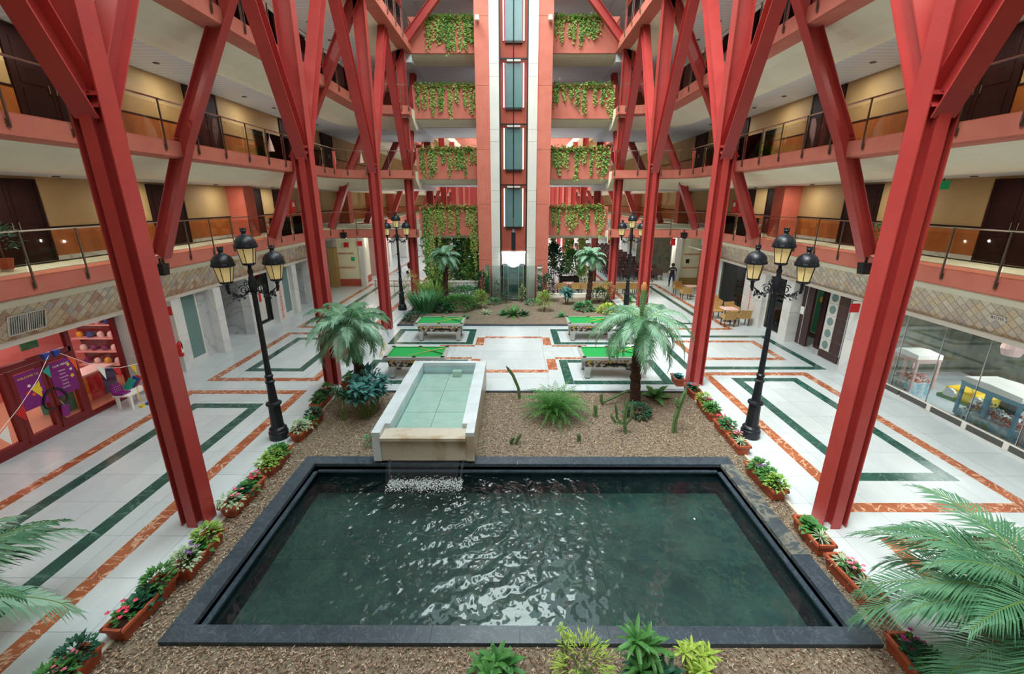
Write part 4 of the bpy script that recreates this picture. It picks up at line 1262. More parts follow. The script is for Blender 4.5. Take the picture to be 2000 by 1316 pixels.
L(n2.outputs['Fac'], bp.inputs['Height']); L(bp.outputs[0], gl.inputs['Normal']); L(fr.outputs[0], mx.inputs[0]); L(tr.outputs[0], mx.inputs[1]); L(gl.outputs[0], mx.inputs[2]); L(mx.outputs[0], out.inputs[0])
MATS['trough_water'] = tw_
q = MB(); q.add([(TX0 + WT, 9.8, .79), (TX1 - WT, 9.8, .79), (TX1 - WT, TYB - .2, .79), (TX0 + WT, TYB - .2, .79)], [(0, 1, 2, 3)]); q.obj('trough_water', 'trough_water', fo)
glass('falling_water', (0.96, 0.97, 0.97, 1), refl=0.04, body=0.02, bodycol=(.9, .95, 1, 1))
mat('foam', S(226, 236, 240), 0.3, spec=0.8)
wf = thing('water_fall', 'thin sheet of water falling from the trough lip into the pool', 'water jet', (0, 0, 0))
q = MB(); k0 = 0
for i in range(9):
    t = i / 8
    for j in range(13):
        s_ = j / 12
        q.v.append((TX0 + .36 + (TX1 - TX0 - .74) * s_, 9.38 - .42 * t ** .6 - .015 * math.sin(j * 2.1), .15 - .35 * t * t))
for i in range(8):
    for j in range(12):
        a = i * 13 + j; q.f.append((a, a + 1, a + 14, a + 13)); q.m.append(0)
q.obj('sheet', 'falling_water', wf, smooth=True)
for x in (-3.02, -1.22):
    q = MB(); q.tube([(x, 9.38, .16), (x + (.02 if x < -2 else -.02), 9.24, .1), (x + (.05 if x < -2 else -.03), 9.08, -.03), (x + (.09 if x < -2 else -.05), 8.95, -.2)], [.035, .03, .025, .04], 6); q.obj('jet', 'falling_water', wf, smooth=True)
q = MB(); rr = random.Random(9)
for i in range(1900):
    x = rr.uniform(-2.98, -1.2); y = 8.88 + rr.gauss(0, .12); h = abs(rr.gauss(0, .05)) * math.exp(-abs(y - 8.88) * 4)
    q.ball((x, y, -.2 + h), rr.uniform(.004, .013), 5, 3)
q.obj('splash_foam', 'foam', wf, kind='stuff')

# ---------------------------------------------------------------- planting beds
def soil_mesh(x0, x1, y0, y1, holes, z=0.0, amp=.05, st=.22, seed=1):
    q = MB(); nx = int((x1 - x0) / st) + 1; ny = int((y1 - y0) / st) + 1
    idx = {}
    for j in range(ny + 1):
        for i in range(nx + 1):
            x = x0 + (x1 - x0) * i / nx; y = y0 + (y1 - y0) * j / ny
            e = min(x - x0, x1 - x, y - y0, y1 - y)
            zz = z + amp * min(1, max(0, e / .5)) * (noise_(x * 1.1 + seed, y * 1.1, 0) + .6)
            q.v.append((x, y, zz))
    for j in range(ny):
        for i in range(nx):
            cx = x0 + (x1 - x0) * (i + .5) / nx; cy = y0 + (y1 - y0) * (j + .5) / ny
            if any(a < cx < b and c < cy < d for a, b, c, d in holes): continue
            a = j * (nx + 1) + i; q.f.append((a, a + 1, a + nx + 2, a + nx + 1)); q.m.append(0)
    return q
from mathutils import noise as _N
def noise_(x, y, z): return _N.noise(Vector((x, y, z)))
def chips(parent, x0, x1, y0, y1, holes, n, z, seed):
    rr = random.Random(seed); names = ['chip_light', 'chip_mid', 'chip_dark']
    q = MB()
    for i in range(n):
        x, y = rr.uniform(x0, x1), rr.uniform(y0, y1)
        if any(a < x < b and c < y < d for a, b, c, d in holes): continue
        a = rr.uniform(0, PI); l = rr.uniform(.008, .026); w_ = rr.uniform(.004, .009); t = rr.uniform(-.6, .6)
        ca, sa = math.cos(a) * l, math.sin(a) * l
        zz = z + .05 * (noise_(x * 1.1 + 1, y * 1.1, 0) + .6) * min(1, max(0, min(x - x0, x1 - x, y - y0, y1 - y) / .5)) + .008
        px, py = -math.sin(a) * w_, math.cos(a) * w_
        q.add([(x - ca - px, y - sa - py, zz - t * l), (x + ca - px, y + sa - py, zz + t * l), (x + ca + px, y + sa + py, zz + t * l + .006), (x - ca + px, y - sa + py, zz - t * l + .006)], [(0, 1, 2, 3)], rr.choice([0, 1, 1, 2]))
    return q.obj('bark_chips', names, parent, kind='stuff')
b1 = sroot('ground_bed', 'bark-mulched planting bed around the pool')
ph = [(PX0 + .05, PX1 - .05, PY0 + .05, PY1 - .05)]
for (x0, x1, y0, y1) in ((-5.95, 5.95, 3.6, PY0 + .06), (-5.95, PX0 + .05, PY0 + .05, PY1 - .05), (PX1 - .05, 5.95, PY0 + .05, PY1 - .05), (-5.95, 5.95, PY1 - .06, 13.74)):
    soil_mesh(x0, x1, y0, y1, [], -.02 if (x1 - x0) > 2 else -.03, .05 if (x1 - x0) > 2 and y0 > 9 else .02).obj('mulch', 'mulch', b1, smooth=True)
chips(b1, -5.95, 5.95, PY1 + .02, 13.7, [(TX0, TX1, 9, 14)], 24000, -.01, 1)
chips(b1, -5.93, 5.93, 3.7, PY0 - .02, [], 11000, -.012, 2)
chips(b1, -5.93, PX0 - .02, PY0, PY1, [], 2400, -.02, 3); chips(b1, PX1 + .02, 5.93, PY0, PY1, [], 1800, -.02, 4)
bx('kerb', -5.95, 5.95, 13.72, 13.8, -.1, .03, 'granite', b1)
for x in (-5.98, 5.93): bx('kerb', x, x + .05, 3.6, 13.8, -.1, .012, 'off_white_tile', b1)
b2_ = sroot('ground_bed', 'mulched planting bed in front of the lift tower')
fl2 = soil_mesh(-5.95, 6.3, 22.05, 28.8, [], .02, .12, .3, 5).obj('mulch', 'mulch', b2_, smooth=True)
chips(b2_, -5.9, 6.2, 22.1, 28.2, [(-2, 2, 27, 29)], 5000, .05, 7)
bx('kerb', -6.0, 6.35, 21.95, 22.06, -.03, .08, 'granite', b2_); bx('kerb', -6.05, -5.94, 21.95, 28.9, -.03, .08, 'granite', b2_); bx('kerb', 6.25, 6.36, 21.95, 28.9, -.03, .08, 'granite', b2_)
bx('kerb', 2.3, 6.36, 28.8, 29.05, -.03, .28, 'white_paint', b2_); bx('kerb', -6.05, -2.3, 28.8, 29.05, -.03, .28, 'white_paint', b2_)

# ---- glass cage and lift car at the tower foot
cg = thing('glass_lift_enclosure', 'curved glass screen around the foot of the lift tower', 'glass screen', (0, 28.25, 0))
R_ = 1.95; N_ = 9
for i in range(N_):
    a0 = PI + PI * i / N_; a1 = PI + PI * (i + 1) / N_
    p, p2 = (R_ * math.cos(a0), .9 * math.sin(a0)), (R_ * math.cos(a1), .9 * math.sin(a1))
    MB().bar((p[0], p[1], 1.18), (p2[0], p2[1], 1.18), .012, 2.3).obj('glass_panel', 'lift_glass', cg)
    MB().tube([(p[0], p[1], 0), (p[0], p[1], 2.36)], .012, 5).obj('upright', 'alu', cg)
car = thing('lift_car', 'glass lift car with glowing white domed roof at the tower foot', 'lift car', (0, 28.25, 0))
q = MB()
for j in range(7):
    t = j / 6
    for i in range(13):
        a = PI + PI * i / 12
        r = .76 * (1 - t * .999)
        q.v.append((r * math.cos(a), .62 * (1 - t * .999) * math.sin(a) - .02, 2.35 + .0 * t))
# roof shell: quarter dome, high at the back, falling to the front rim
q = MB()
for j in range(9):
    b_ = j / 8
    for i in range(15):
        a = PI * i / 14
        q.v.append((-.76 * math.cos(a), -.55 * math.sin(a) * (1 - b_) - .03, 3.12 - .92 * math.sin(a) ** 1.5 * (1 - b_) ** 1.3))
for j in range(8):
    for i in range(14):
        k = j * 15 + i; q.f.append((k, k + 1, k + 16, k + 15)); q.m.append(0)
q.obj('roof_dome', 'light_white', car, smooth=True)
MB().box(-.76, .76, 0, .5, 3.06, 3.12).obj('roof_back', 'clad', car)
for i in range(5):
    a0 = PI + PI * i / 5; a1 = PI + PI * (i + 1) / 5
    MB().bar((.74 * math.cos(a0), .6 * math.sin(a0), 1.25), (.74 * math.cos(a1), .6 * math.sin(a1), 1.25), .012, 2.1).obj('glass_side', 'lift_glass', car)
MB().lathe((0, 0, .06), [(.74, 0), (.74, .14), (.7, .16)], 20, sy=.8).obj('floor_disc', 'alu', car); MB().box(-.7, .7, .3, .36, .2, 2.3).obj('back_panel', 'teal_door', car)
MB().bar((-.6, -.35, 1.1), (.6, -.35, 1.1), .04, .04).obj('handrail', 'steel', car)

# ================================================================ LAMP POSTS
def lantern(par, x, y, z, s=1.0):
    """z = bottom of the glass"""
    g_ = MB(); g_.lathe((x, y, z), [(.135 * s, 0), (.205 * s, .36 * s)], 6, a0=.3); o = g_.obj('lantern', 'lamp_glass', par)
    f = MB()
    for i in range(6):
        a = .3 + i * PI / 3
        f.bar((x + .14 * s * math.cos(a), y + .14 * s * math.sin(a), z), (x + .21 * s * math.cos(a), y + .21 * s * math.sin(a), z + .36 * s), .014, .014)
    f.lathe((x, y, z), [(.09 * s, -.06 * s), (.15 * s, -.03 * s), (.15 * s, 0.01)], 12)
    f.obj('lantern_bars', 'black_iron', o)
    h = MB()
    h.lathe((x, y, z), [(.215 * s, .36 * s), (.25 * s, .37 * s), (.27 * s, .40 * s), (.25 * s, .43 * s), (.245 * s, .46 * s), (.235 * s, .52 * s), (.19 * s, .60 * s), (.12 * s, .655 * s), (.07 * s, .675 * s), (.05 * s, .70 * s), (.05 * s, .735 * s), (.075 * s, .76 * s), (.06 * s, .79 * s)], 18)
    for i in range(8):
        a = i * PI / 4
        h.leaf((x + .055 * s * math.cos(a), y + .055 * s * math.sin(a), z + .77 * s), (math.cos(a) * .4, math.sin(a) * .4, 1), (0, 0, 1), .08 * s, .05 * s, 0)
    for i in range(12):
        a = i * PI / 6
        h.leaf((x + .25 * s * math.cos(a), y + .25 * s * math.sin(a), z + .41 * s), (math.cos(a), math.sin(a), .9), (0, 0, 1), .07 * s, .05 * s, -.2)
    h.obj('lantern_hood', 'black_iron', o, smooth=True)
def lamp_post(label, x, y, rot):
    t = thing('lamp_post', label, 'street lamp', (x, y, 0), rot)
    MB().lathe((0, 0, 0), [(.25, 0), (.25, .2), (.24, .22), (.225, .24), (.225, .3), (.2, .33), (.17, .35)], 20).obj('plinth', 'black_iron', t, smooth=False)
    MB().lathe((0, 0, 0), [(.165, .33), (.16, .5), (.15, .86), (.145, .98), (.19, 1.0), (.2, 1.03), (.19, 1.06), (.13, 1.08), (.115, 1.12), (.1, 1.45), (.095, 1.62), (.12, 1.64), (.12, 1.68), (.09, 1.70), (.085, 1.78), (.105, 1.8), (.105, 1.84), (.078, 1.87), (.07, 2.2), (.062, 3.2), (.06, 4.3)], 16).obj('shaft', 'black_iron', t, smooth=False)
    MB().lathe((0, 0, 0), [(.06, 4.0), (.085, 4.1), (.1, 4.25), (.07, 4.42), (.05, 4.5), (.07, 4.58), (.04, 4.66), (.04, 4.72)], 12).obj('finial', 'black_iron', t, smooth=True)
    lantern(t, 0, 0, 4.78, 1.0)
    for i, sg in enumerate((-1, 1)):
        A_ = MB()
        # S-scroll arm
        pts = []
        for k in range(15):
            u = k / 14; a = -2.6 + u * 4.6
            pts.append((sg * (.06 + .46 * u + .04 * math.sin(u * 6)), 0, 4.12 - .16 * math.sin(u * PI * 1.05) + .0))
        pts += [(sg * .55, 0, 4.06), (sg * .54, 0, 4.12)]
        A_.tube(pts, .02, 6)
        for (cx, cz, r0, tn, ph_) in ((.2, 4.14, .12, 1.6, .4), (.4, 4.02, .08, 1.5, 3.2), (.14, 4.3, .07, 1.4, 1.2)):
            sp = [(sg * (cx + (r0 * (1 - .75 * k / 16)) * math.cos(ph_ + tn * 2 * PI * k / 16)), 0, cz + (r0 * (1 - .75 * k / 16)) * math.sin(ph_ + tn * 2 * PI * k / 16)) for k in range(17)]
            A_.tube(sp, .014, 5)
        for k in range(7):
            u = .15 + k * .12
            A_.leaf((sg * (.06 + .5 * u), 0, 4.1 - .16 * math.sin(u * PI)), (sg * .4, .3 * (-1) ** k, -.6 if k % 2 else .7), (0, 1, 0), .12, .07, .3)
        A_.tube([(sg * .54, 0, 4.1), (sg * .54, 0, 4.3)], [.03, .045], 8); A_.lathe((sg * .54, 0, 4.12), [(.02, 0), (.05, .04), (.03, .1), (.06, .16)], 10)
        A_.obj('scroll_arm', 'black_iron', t)
        lantern(t, sg * .54, 0, 4.36, 1.0)
    for k in range(8):
        a = k * PI / 4
    q = MB()
    for k in range(10):
        a = k * 2 * PI / 10; q.leaf((.06 * math.cos(a), .06 * math.sin(a), 4.0 + .04 * (k % 3)), (math.cos(a), math.sin(a), .8), (0, 0, 1), .17, .08, .4)
    q.obj('leaf_collar', 'black_iron', t)
    return t
lamp_post('black cast-iron lamp post with three lanterns, beside the left flower boxes', -6.45, 10.73, .42)
lamp_post('black cast-iron lamp post with three lanterns, beside the right flower boxes', 6.55, 10.83, -.42)
lamp_post('black lamp post by the left end of the tower bed', -6.62, 25.5, .3)
lamp_post('black lamp post by the right end of the tower bed', 6.62, 25.2, -.3)

# ================================================================ POOL TABLES
mat('cloth_green', S(20, 150, 70), 0.85)
mat('chrome_grey', S(196, 200, 198), 0.3, metal=0.35)
mat('ball_print', S(206, 190, 160), 0.5, col2=S(70, 62, 60), scale=9, contrast=(0.44, 0.56), detail=1.5)
mat('cue_wood', S(222, 186, 100), 0.35)
def pool_table(label, x, y, mirror=False):
    t = thing('pool_table', label, 'pool table', (x, y, 0))
    Lh, Wh = 1.12, .66
    MB().box(-Lh + .1, Lh - .1, -Wh + .1, Wh - .1, .80, .835).obj('cloth', 'cloth_green', t)
    for (a, b, c, d) in ((-Lh, Lh, -Wh, -Wh + .11), (-Lh, Lh, Wh - .11, Wh), (-Lh, -Lh + .12, -Wh + .11, Wh - .11), (Lh - .12, Lh, -Wh + .11, Wh - .11)):
        MB().box(a, b, c, d, .76, .86).obj('rail', 'chrome_grey', t)
    for (a, b, c, d) in ((-Lh + .16, Lh - .16, -Wh + .11, -Wh + .15), (-Lh + .16, Lh - .16, Wh - .15, Wh - .11), (-Lh + .12, -Lh + .16, -Wh + .16, Wh - .16), (Lh - .16, Lh - .12, -Wh + .16, Wh - .16)):
        MB().box(a, b, c, d, .835, .868).obj('cushion', 'cloth_green', t)
    for px in (-Lh + .09, 0, Lh - .09):
        for py in (-Wh + .08, Wh - .08):
            MB().lathe((px, py, .84), [(.075, 0), (.075, .032), (.05, .034)], 12).obj('pocket', 'black', t)
    q = MB()
    q.frust(-Lh + .18, Lh - .18, -Wh + .14, Wh - .14, .44, .77, .06)
    q.obj('apron', 'ball_print', t)
    rr = random.Random(4)
    for i in range(12):
        r = .055; yy = -Wh + .075; o = MB().lathe((0, 0, 0), [(.001, .01), (r * .7, .008), (r, 0)], 12).obj('printed_ball', rr.choice(['pale_pink', 'yellow', 'off_white_tile', 'stain_orange', 'cream']), t)
        o.rotation_euler = (PI / 2 - .18, 0, 0); o.location = (-Lh + .32 + .145 * i, yy + .01, .69 - .02 * (i % 2))
    MB().box(-.25, .5, -Wh + .095, -Wh + .13, .52, .60).obj('coin_slot', 'black', t)
    MB().lathe((.78, -Wh + .12, .52), [(.06, -.06), (.06, .06)], 12).obj('return_hole', 'black', t)
    for sx in (-1, 1):
        for sy in (-1, 1):
            MB().frust(sx * .86 - .075, sx * .86 + .075, sy * .45 - .075, sy * .45 + .075, .0, .46, .035).obj('leg', 'chrome_grey', t)
            MB().box(sx * .86 - .085, sx * .86 + .085, sy * .45 - .085, sy * .45 + .085, .0, .03).obj('foot', 'black', t)
    return t
for lb, x, y in (('pool table nearest the fountain trough', -3.58, 15.45), ('pool table beside the palm trunk with crossed cues', 3.58, 15.45), ('pool table in front of the tower bed, left of the two', -3.42, 19.95), ('pool table in front of the tower bed, right of the two', 3.62, 20.0)):
    pool_table(lb, x, y)
    for i, (a, b) in enumerate((((-.25, -.42), (.95, .42)), ((-.05, .45), (.98, -.3)))):
        c = thing('cue', '%s cue on the %s' % (['yellow', 'dark-butted'][i], lb.replace('with crossed cues', '').strip()), 'cue', (x, y, .86 + .02 * i))
        A_, B_ = Vector((a[0], a[1], 0)), Vector((b[0], b[1], 0))
        MB().tube([A_, A_ + (B_ - A_) * .55], [.007, .012], 6).obj('shaft', 'cue_wood', c)
        MB().tube([A_ + (B_ - A_) * .55, B_], [.0125, .017], 6).obj('butt', 'dark_wood' if i else 'cue_wood', c)
# ================================================================ PLANTS
leafmat('leaf_palm', S(122, 168, 142), S(160, 200, 176), scale=2.5)
leafmat('leaf_palm_dark', S(66, 122, 88), S(108, 158, 122), scale=2.5)
leafmat('leaf_green', S(56, 118, 62), S(96, 156, 78), scale=5)
leafmat('leaf_dark', S(28, 78, 58), S(54, 112, 84), scale=5)
leafmat('leaf_blue', S(46, 108, 112), S(96, 164, 158), scale=4)
leafmat('leaf_lime', S(138, 178, 62), S(182, 206, 96), scale=6)
leafmat('leaf_pale', S(150, 184, 150), S(206, 220, 186), scale=12)
leafmat('leaf_fern', S(58, 128, 92), S(104, 166, 108), scale=6)
leafmat('leaf_ivy', S(104, 160, 62), S(176, 204, 106), scale=9)
leafmat('leaf_ivy_dry', S(140, 150, 84), S(196, 190, 128), scale=9)
leafmat('leaf_burgundy', S(92, 52, 56), S(120, 90, 70), scale=8)
mat('trunk_palm', S(84, 56, 44), 0.9, col2=S(52, 34, 28), scale=9, bump=0.8, bscale=30, stretch=(1, 1, 2.5))
mat('stem_green', S(98, 130, 64), 0.6)
mat('stem_brown', S(110, 82, 58), 0.8)
mat('cactus_green', S(74, 104, 66), 0.6, col2=S(98, 124, 78), scale=8)
mat('petal_pink', S(232, 120, 150), 0.5); mat('petal_magenta', S(176, 30, 130), 0.5); mat('petal_rose', S(216, 60, 90), 0.5); mat('petal_violet', S(120, 70, 150), 0.5)
mat('cone_brown', S(186, 132, 76), 0.8, col2=S(150, 96, 52), scale=20)

def frond_mb(q, o, az, elev, Ln, droop, n, ll, lw, rr, sweepf=.55, hang=.5, r0=.02):
    """feather leaf: arching midrib with paired leaflets"""
    p = Vector(o); e = elev; st = Ln / n
    pts = [tuple(p)]
    rows = []
    for i in range(n):
        d = Vector((math.cos(az) * math.cos(e), math.sin(az) * math.cos(e), math.sin(e)))
        p = p + d * st
        pts.append(tuple(p)); rows.append((p.copy(), d))
        e -= droop / n * (0.5 + i / n)
    q.tube(pts[::2] + ([pts[-1]] if n % 2 else []), [r0 * (1 - .8 * i / (len(pts[::2]) + n % 2)) for i in range(len(pts[::2]) + n % 2)], 4, mi=1, cap=False)
    side = Vector((-math.sin(az), math.cos(az), 0))
    for i, (p, d) in enumerate(rows):
        t = (i + 1) / n
        if t < .12: continue
        k = math.sin(PI * min(1, .12 + .95 * t)) ** .6
        L_ = ll * max(.25, k) * rr.uniform(.88, 1.1)
        upv = side.cross(d).normalized()
        if upv.z < 0: upv = -upv
        for s_ in (-1, 1):
            dd = (side * s_ * (1 - sweepf * t) + d * (sweepf + .3 * t) + upv * rr.uniform(.05, .25)).normalized()
            b = p; tip = b + dd * L_ - Vector((0, 0, hang * L_ * rr.uniform(.7, 1.2)))
            mid = b + dd * L_ * .55 - Vector((0, 0, hang * L_ * .18))
            w_ = d * lw * .8
            k0 = len(q.v)
            q.v.extend([tuple(b - w_ * .6), tuple(b + w_ * .6), tuple(mid + w_), tuple(mid - w_), tuple(tip)])
            q.f.append((k0, k0 + 1, k0 + 2, k0 + 3)); q.f.append((k0 + 3, k0 + 2, k0 + 4)); q.m += [0, 0]

def palm(name, label, base, top, Ln, nf, seed, ll=.34, lw=.022, n=34, lm='leaf_palm', tr=.14, el=(.15, 1.2), droop=1.7, cat='palm', azs=None, cone=False, hang=.5):
    rr = random.Random(seed)
    t = thing(name, label, cat, base)
    b = Vector(base); tp = Vector(top) - b
    m = 18
    pts, rs = [], []
    for i in range(m + 1):
        u = i / m
        pts.append((tp.x * u + .03 * math.sin(u * 7 + seed), tp.y * u, tp.z * u)); rs.append(tr * (1.25 - .35 * u) * (1 + .10 * (-1) ** i + rr.uniform(-.06, .06)))
    q = MB(); q.tube(pts, rs, 12)
    for i in range(60):
        u = rr.uniform(.05, 1); a = rr.uniform(0, 2 * PI); c = Vector(pts[int(u * m)])
        q.leaf(c + Vector((math.cos(a) * tr * .9, math.sin(a) * tr * .9, 0)), (math.cos(a), math.sin(a), 1.2), (0, 0, 1), tr * .8, tr * .5, -.1)
    q.obj('trunk', 'trunk_palm', t)
    tip = pts[-1]
    for i in range(nf):
        az = azs[i % len(azs)] + (0 if i < len(azs) else .2) if azs else 2 * PI * i / nf * 1.0 + rr.uniform(-.25, .25)
        e = el[0] + (el[1] - el[0]) * ((i * 7) % nf) / nf
        q = MB(); frond_mb(q, tip, az, e, Ln * rr.uniform(.85, 1.1), droop * rr.uniform(.85, 1.15), n, ll, lw, rr, hang=hang)
        q.obj('frond', [lm if rr.random() < .7 else 'leaf_palm_dark', 'stem_green'], t)
    if cone:
        q = MB(); q.lathe((tip[0], tip[1], tip[2]), [(.05, -.05), (.06, .5), (.07, .7), (.09, .95), (.085, 1.08), (.03, 1.18)], 12)
        q.m = [0 if min(q.v[i][2] for i in f) > tip[2] + .75 else 1 for f in q.f]; q.obj('seed_cone', ['cone_brown', 'stem_green'], t, smooth=True, label='upright stalk with a brown cone tip')
        for j in range(8):
            q = MB(); frond_mb(q, tip, j * .8, 1.5, 1.0, .3, 18, .12, .02, rr); q.obj('young_frond', [lm, 'stem_green'], t)
    return t
palm('palm_tree', 'pale green palm beside the fountain trough, left bed corner', (-4.86, 13.1, 0), (-5.0, 12.9, 2.55), 1.55, 34, 5, ll=.44, lw=.03, n=38, el=(-.3, 1.2), droop=1.9)
palm('palm_tree', 'palm with an upright brown cone in the middle of the mulch bed', (3.89, 12.87, 0), (3.86, 12.9, 2.75), 1.75, 28, 8, ll=.46, lw=.03, n=38, el=(-.35, 1.0), droop=1.7, cone=True)
palm('palm_tree', 'small palm standing left of the lift tower', (-4.15, 26.4, 0), (-4.1, 26.4, 3.0), 1.15, 22, 3, ll=.38, lw=.045, n=24, el=(-.2, 1.3), droop=1.9)
palm('palm_tree', 'small palm standing right of the lift tower', (4.6, 26.4, 0), (4.65, 26.4, 3.0), 1.15, 22, 4, ll=.38, lw=.045, n=24, el=(-.2, 1.3), droop=1.9)
palm('palm_tree', 'big feathery palm in the near right corner, crown cut by the frame', (6.9, 3.8, 0), (6.6, 4.0, 1.35), 2.15, 24, 21, ll=.6, lw=.024, n=54, lm='leaf_palm_dark', tr=.2, el=(-.15, 1.1), droop=1.5, hang=.35,
     azs=[2.0, 2.75, 3.05, 3.4, 3.75, 1.5, 2.4, .9, .2, -.6, -1.3, -2.0, -2.5, 2.2, 3.2, 2.6, 1.2, 2.9, 3.55, 2.3, 1.8, 3.9])
palm('palm_tree', 'feathery palm whose frond tips reach in at the near left edge', (-7.8, 3.9, 0), (-7.75, 4.0, 1.35), 2.1, 13, 23, ll=.5, lw=.03, n=54, tr=.2, el=(.1, .8), droop=1.2, hang=.6, azs=[.5, 1.2, 1.5, 1.6, 2.3, 3.1, 3.9, 4.6, 5.3, 0.0, 1.2, 2.8, 5.8])

def rosette(q, c, n, L, W, e0, e1, rr, bend=.35, mi=0, seg=3):
    for i in range(n):
        a = i * 2.399 + rr.uniform(-.2, .2); u = (i + .5) / n
        e = e0 + (e1 - e0) * u
        l = L * rr.uniform(.8, 1.1) * (1 - .25 * u)
        q.leaf(c, (math.cos(a) * math.cos(e), math.sin(a) * math.cos(e), math.sin(e)), (0, 0, 1), l, W * rr.uniform(.85, 1.15), bend, mi, .15, seg)
def clump(q, c, rx, ry, rz, n, L, W, rr, mi=0, bend=.3, up=.35, seg=2):
    for i in range(n):
        a = rr.uniform(0, 2 * PI); z = rr.uniform(-.5, 1); r = math.sqrt(max(0, 1 - z * z)) * rr.uniform(.55, 1)
        p = (c[0] + rx * r * math.cos(a), c[1] + ry * r * math.sin(a), c[2] + rz * z * rr.uniform(.7, 1))
        q.leaf(p, (math.cos(a) * r + rr.uniform(-.4, .4), math.sin(a) * r + rr.uniform(-.4, .4), up + z * .5 + rr.uniform(-.4, .4)), (0, 0, 1), L * rr.uniform(.7, 1.2), W * rr.uniform(.7, 1.2), bend, mi, .2, seg)
def bush(name, label, x, y, h, r, kind, seed, z=0.0, cat='plant', group=None, lm='leaf_green', L=.16, W=.07, n=260, sm='stem_brown'):
    rr = random.Random(seed); t = thing(name, label, cat, (x, y, z), group=group)
    if kind == 'clump':
        q = MB()
        for i in range(5):
            a = i * 1.26; q.tube([(0, 0, 0), (r * .3 * math.cos(a), r * .3 * math.sin(a), h * .4), (r * .55 * math.cos(a), r * .55 * math.sin(a), h * .75)], [.02, .012, .006], 5)
        q.obj('stems', sm, t)
        q = MB(); clump(q, (0, 0, h * .52), r, r, h * .5, n, L, W, rr); q.obj('foliage', lm, t)
    elif kind == 'rosette':
        q = MB(); rosette(q, (0, 0, .03), n, L, W, .15, 1.35, rr); q.obj('leaves', lm, t)
    elif kind == 'fern':
        for i in range(n):
            q = MB(); a = i * 2.399; frond_mb(q, (0, 0, .05), a, .55 + .9 * (i / n), L * rr.uniform(.8, 1.1), 1.6, 16, W, .02, rr, r0=.008); q.obj('frond', [lm, 'stem_green'], t)
    elif kind == 'reed':
        q = MB()
        for i in range(n):
            a = rr.uniform(0, 2 * PI); r1 = r * .5 * rr.random(); q.leaf((r1 * math.cos(a), r1 * math.sin(a), 0), (math.cos(a) * .35, math.sin(a) * .35, 1), (math.cos(a), math.sin(a), .2), h * rr.uniform(.6, 1.1), W, -.3, 0, .1, 3)
        q.obj('blades', lm, t)
    elif kind == 'stalk':
        # several leafy rosettes on bare stems
        for i in range(n):
            a = i * 2.1 + rr.random(); rad = r * .75 * math.sqrt((i + .3) / n); hh = h * rr.uniform(.55, 1.0)
            x1, y1 = rad * math.cos(a), rad * math.sin(a)
            q = MB(); q.tube([(x1 * .3, y1 * .3, 0), (x1 * .7, y1 * .7, hh * .5), (x1, y1, hh)], [.02, .015, .012], 6); s_ = q.obj('stem', sm, t)
            q = MB(); rosette(q, (x1, y1, hh), 15, L, W, -.35, 1.3, rr, .4); q.obj('leaves', lm, s_)
    return t
bush('broadleaf_plant', 'tall blue-green broad-leaved plant between left flower boxes and trough', -4.38, 11.9, 1.15, .75, 'stalk', 2, lm='leaf_blue', L=.36, W=.13, n=19, sm='stem_green')
bush('dracaena', 'dark sword-leaved plant beside the blue-green one', -5.05, 11.75, 1.0, .3, 'stalk', 3, lm='leaf_dark', L=.34, W=.05, n=4, sm='stem_green')
bush('shrub', 'dark shrub behind the blue-green plant', -4.5, 12.7, 1.3, .38, 'clump', 4, lm='leaf_blue', L=.2, W=.11, n=170)
bush('plant', 'low plant against the left wall of the trough', -3.75, 10.4, .3, .2, 'clump', 41, lm='leaf_fern', L=.14, W=.05, n=50)
bush('asparagus_fern', 'big feathery green fern in the middle of the mulch bed', 1.25, 11.95, .95, .5, 'fern', 5, lm='leaf_green', L=1.25, W=.24, n=60)
bush('broadleaf_plant', 'glossy big-leaved plant behind the palm with the cone', 4.66, 13.25, .3, .3, 'rosette', 6, lm='leaf_green', L=.75, W=.26, n=11)
bush('leafy_plant', 'low glossy plant at the foot of the palm with the cone', 3.75, 12.05, .3, .4, 'clump', 7, lm='leaf_dark', L=.2, W=.1, n=130)
# cacti
def cactus(label, base, arms, seed=0, r=.06):
    t = thing('cactus', label, 'cactus', base)
    for k, pts in enumerate(arms):
        q = MB(); n = 10
        P = [Vector(p) for p in pts]
        # resample
        Q = []
        for i in range(len(P) - 1):
            for s_ in range(4): Q.append(P[i].lerp(P[i + 1], s_ / 4))
        Q.append(P[-1])
        k0 = len(q.v); m = len(Q)
        for i, p in enumerate(Q):
            u = i / (m - 1); rad = r * (1 if u < .8 else max(.25, math.sqrt(max(0, 1 - ((u - .8) / .2) ** 2)))) * (1 if k == 0 else .8)
            tdir = (Q[min(i + 1, m - 1)] - Q[max(i - 1, 0)]).normalized()
            x_ = tdir.cross(Vector((0.1, 1, 0))).normalized(); y_ = tdir.cross(x_)
            for j in range(n):
                a = 2 * PI * j / n; rj = rad * (1.0 if j % 2 == 0 else .55)
                q.v.append(tuple(p + x_ * math.cos(a) * rj + y_ * math.sin(a) * rj))
        for i in range(m - 1):
            for j in range(n):
                a, b = k0 + i * n + j, k0 + i * n + (j + 1) % n; q.f.append((a, b, b + n, a + n)); q.m.append(0)
        q.f.append(tuple(range(k0 + (m - 1) * n, k0 + m * n))); q.m.append(0)
        q.obj('arm' if k else 'column', 'cactus_green', t)
    return t
cactus('thin leaning cactus at the back of the mulch bed, near the trough', (.21, 13.15, 0), [[(0, 0, 0), (-.04, 0, .4), (-.22, 0, .85), (-.44, 0, 1.17)]], r=.05)
cactus('pair of short dark cactus stubs near the pool edge', (.0, 10.35, 0), [[(-.06, 0, 0), (-.04, 0, .14), (.03, 0, .24)], [(.08, 0, 0), (.11, 0, .16), (.22, 0, .34)]], r=.055)
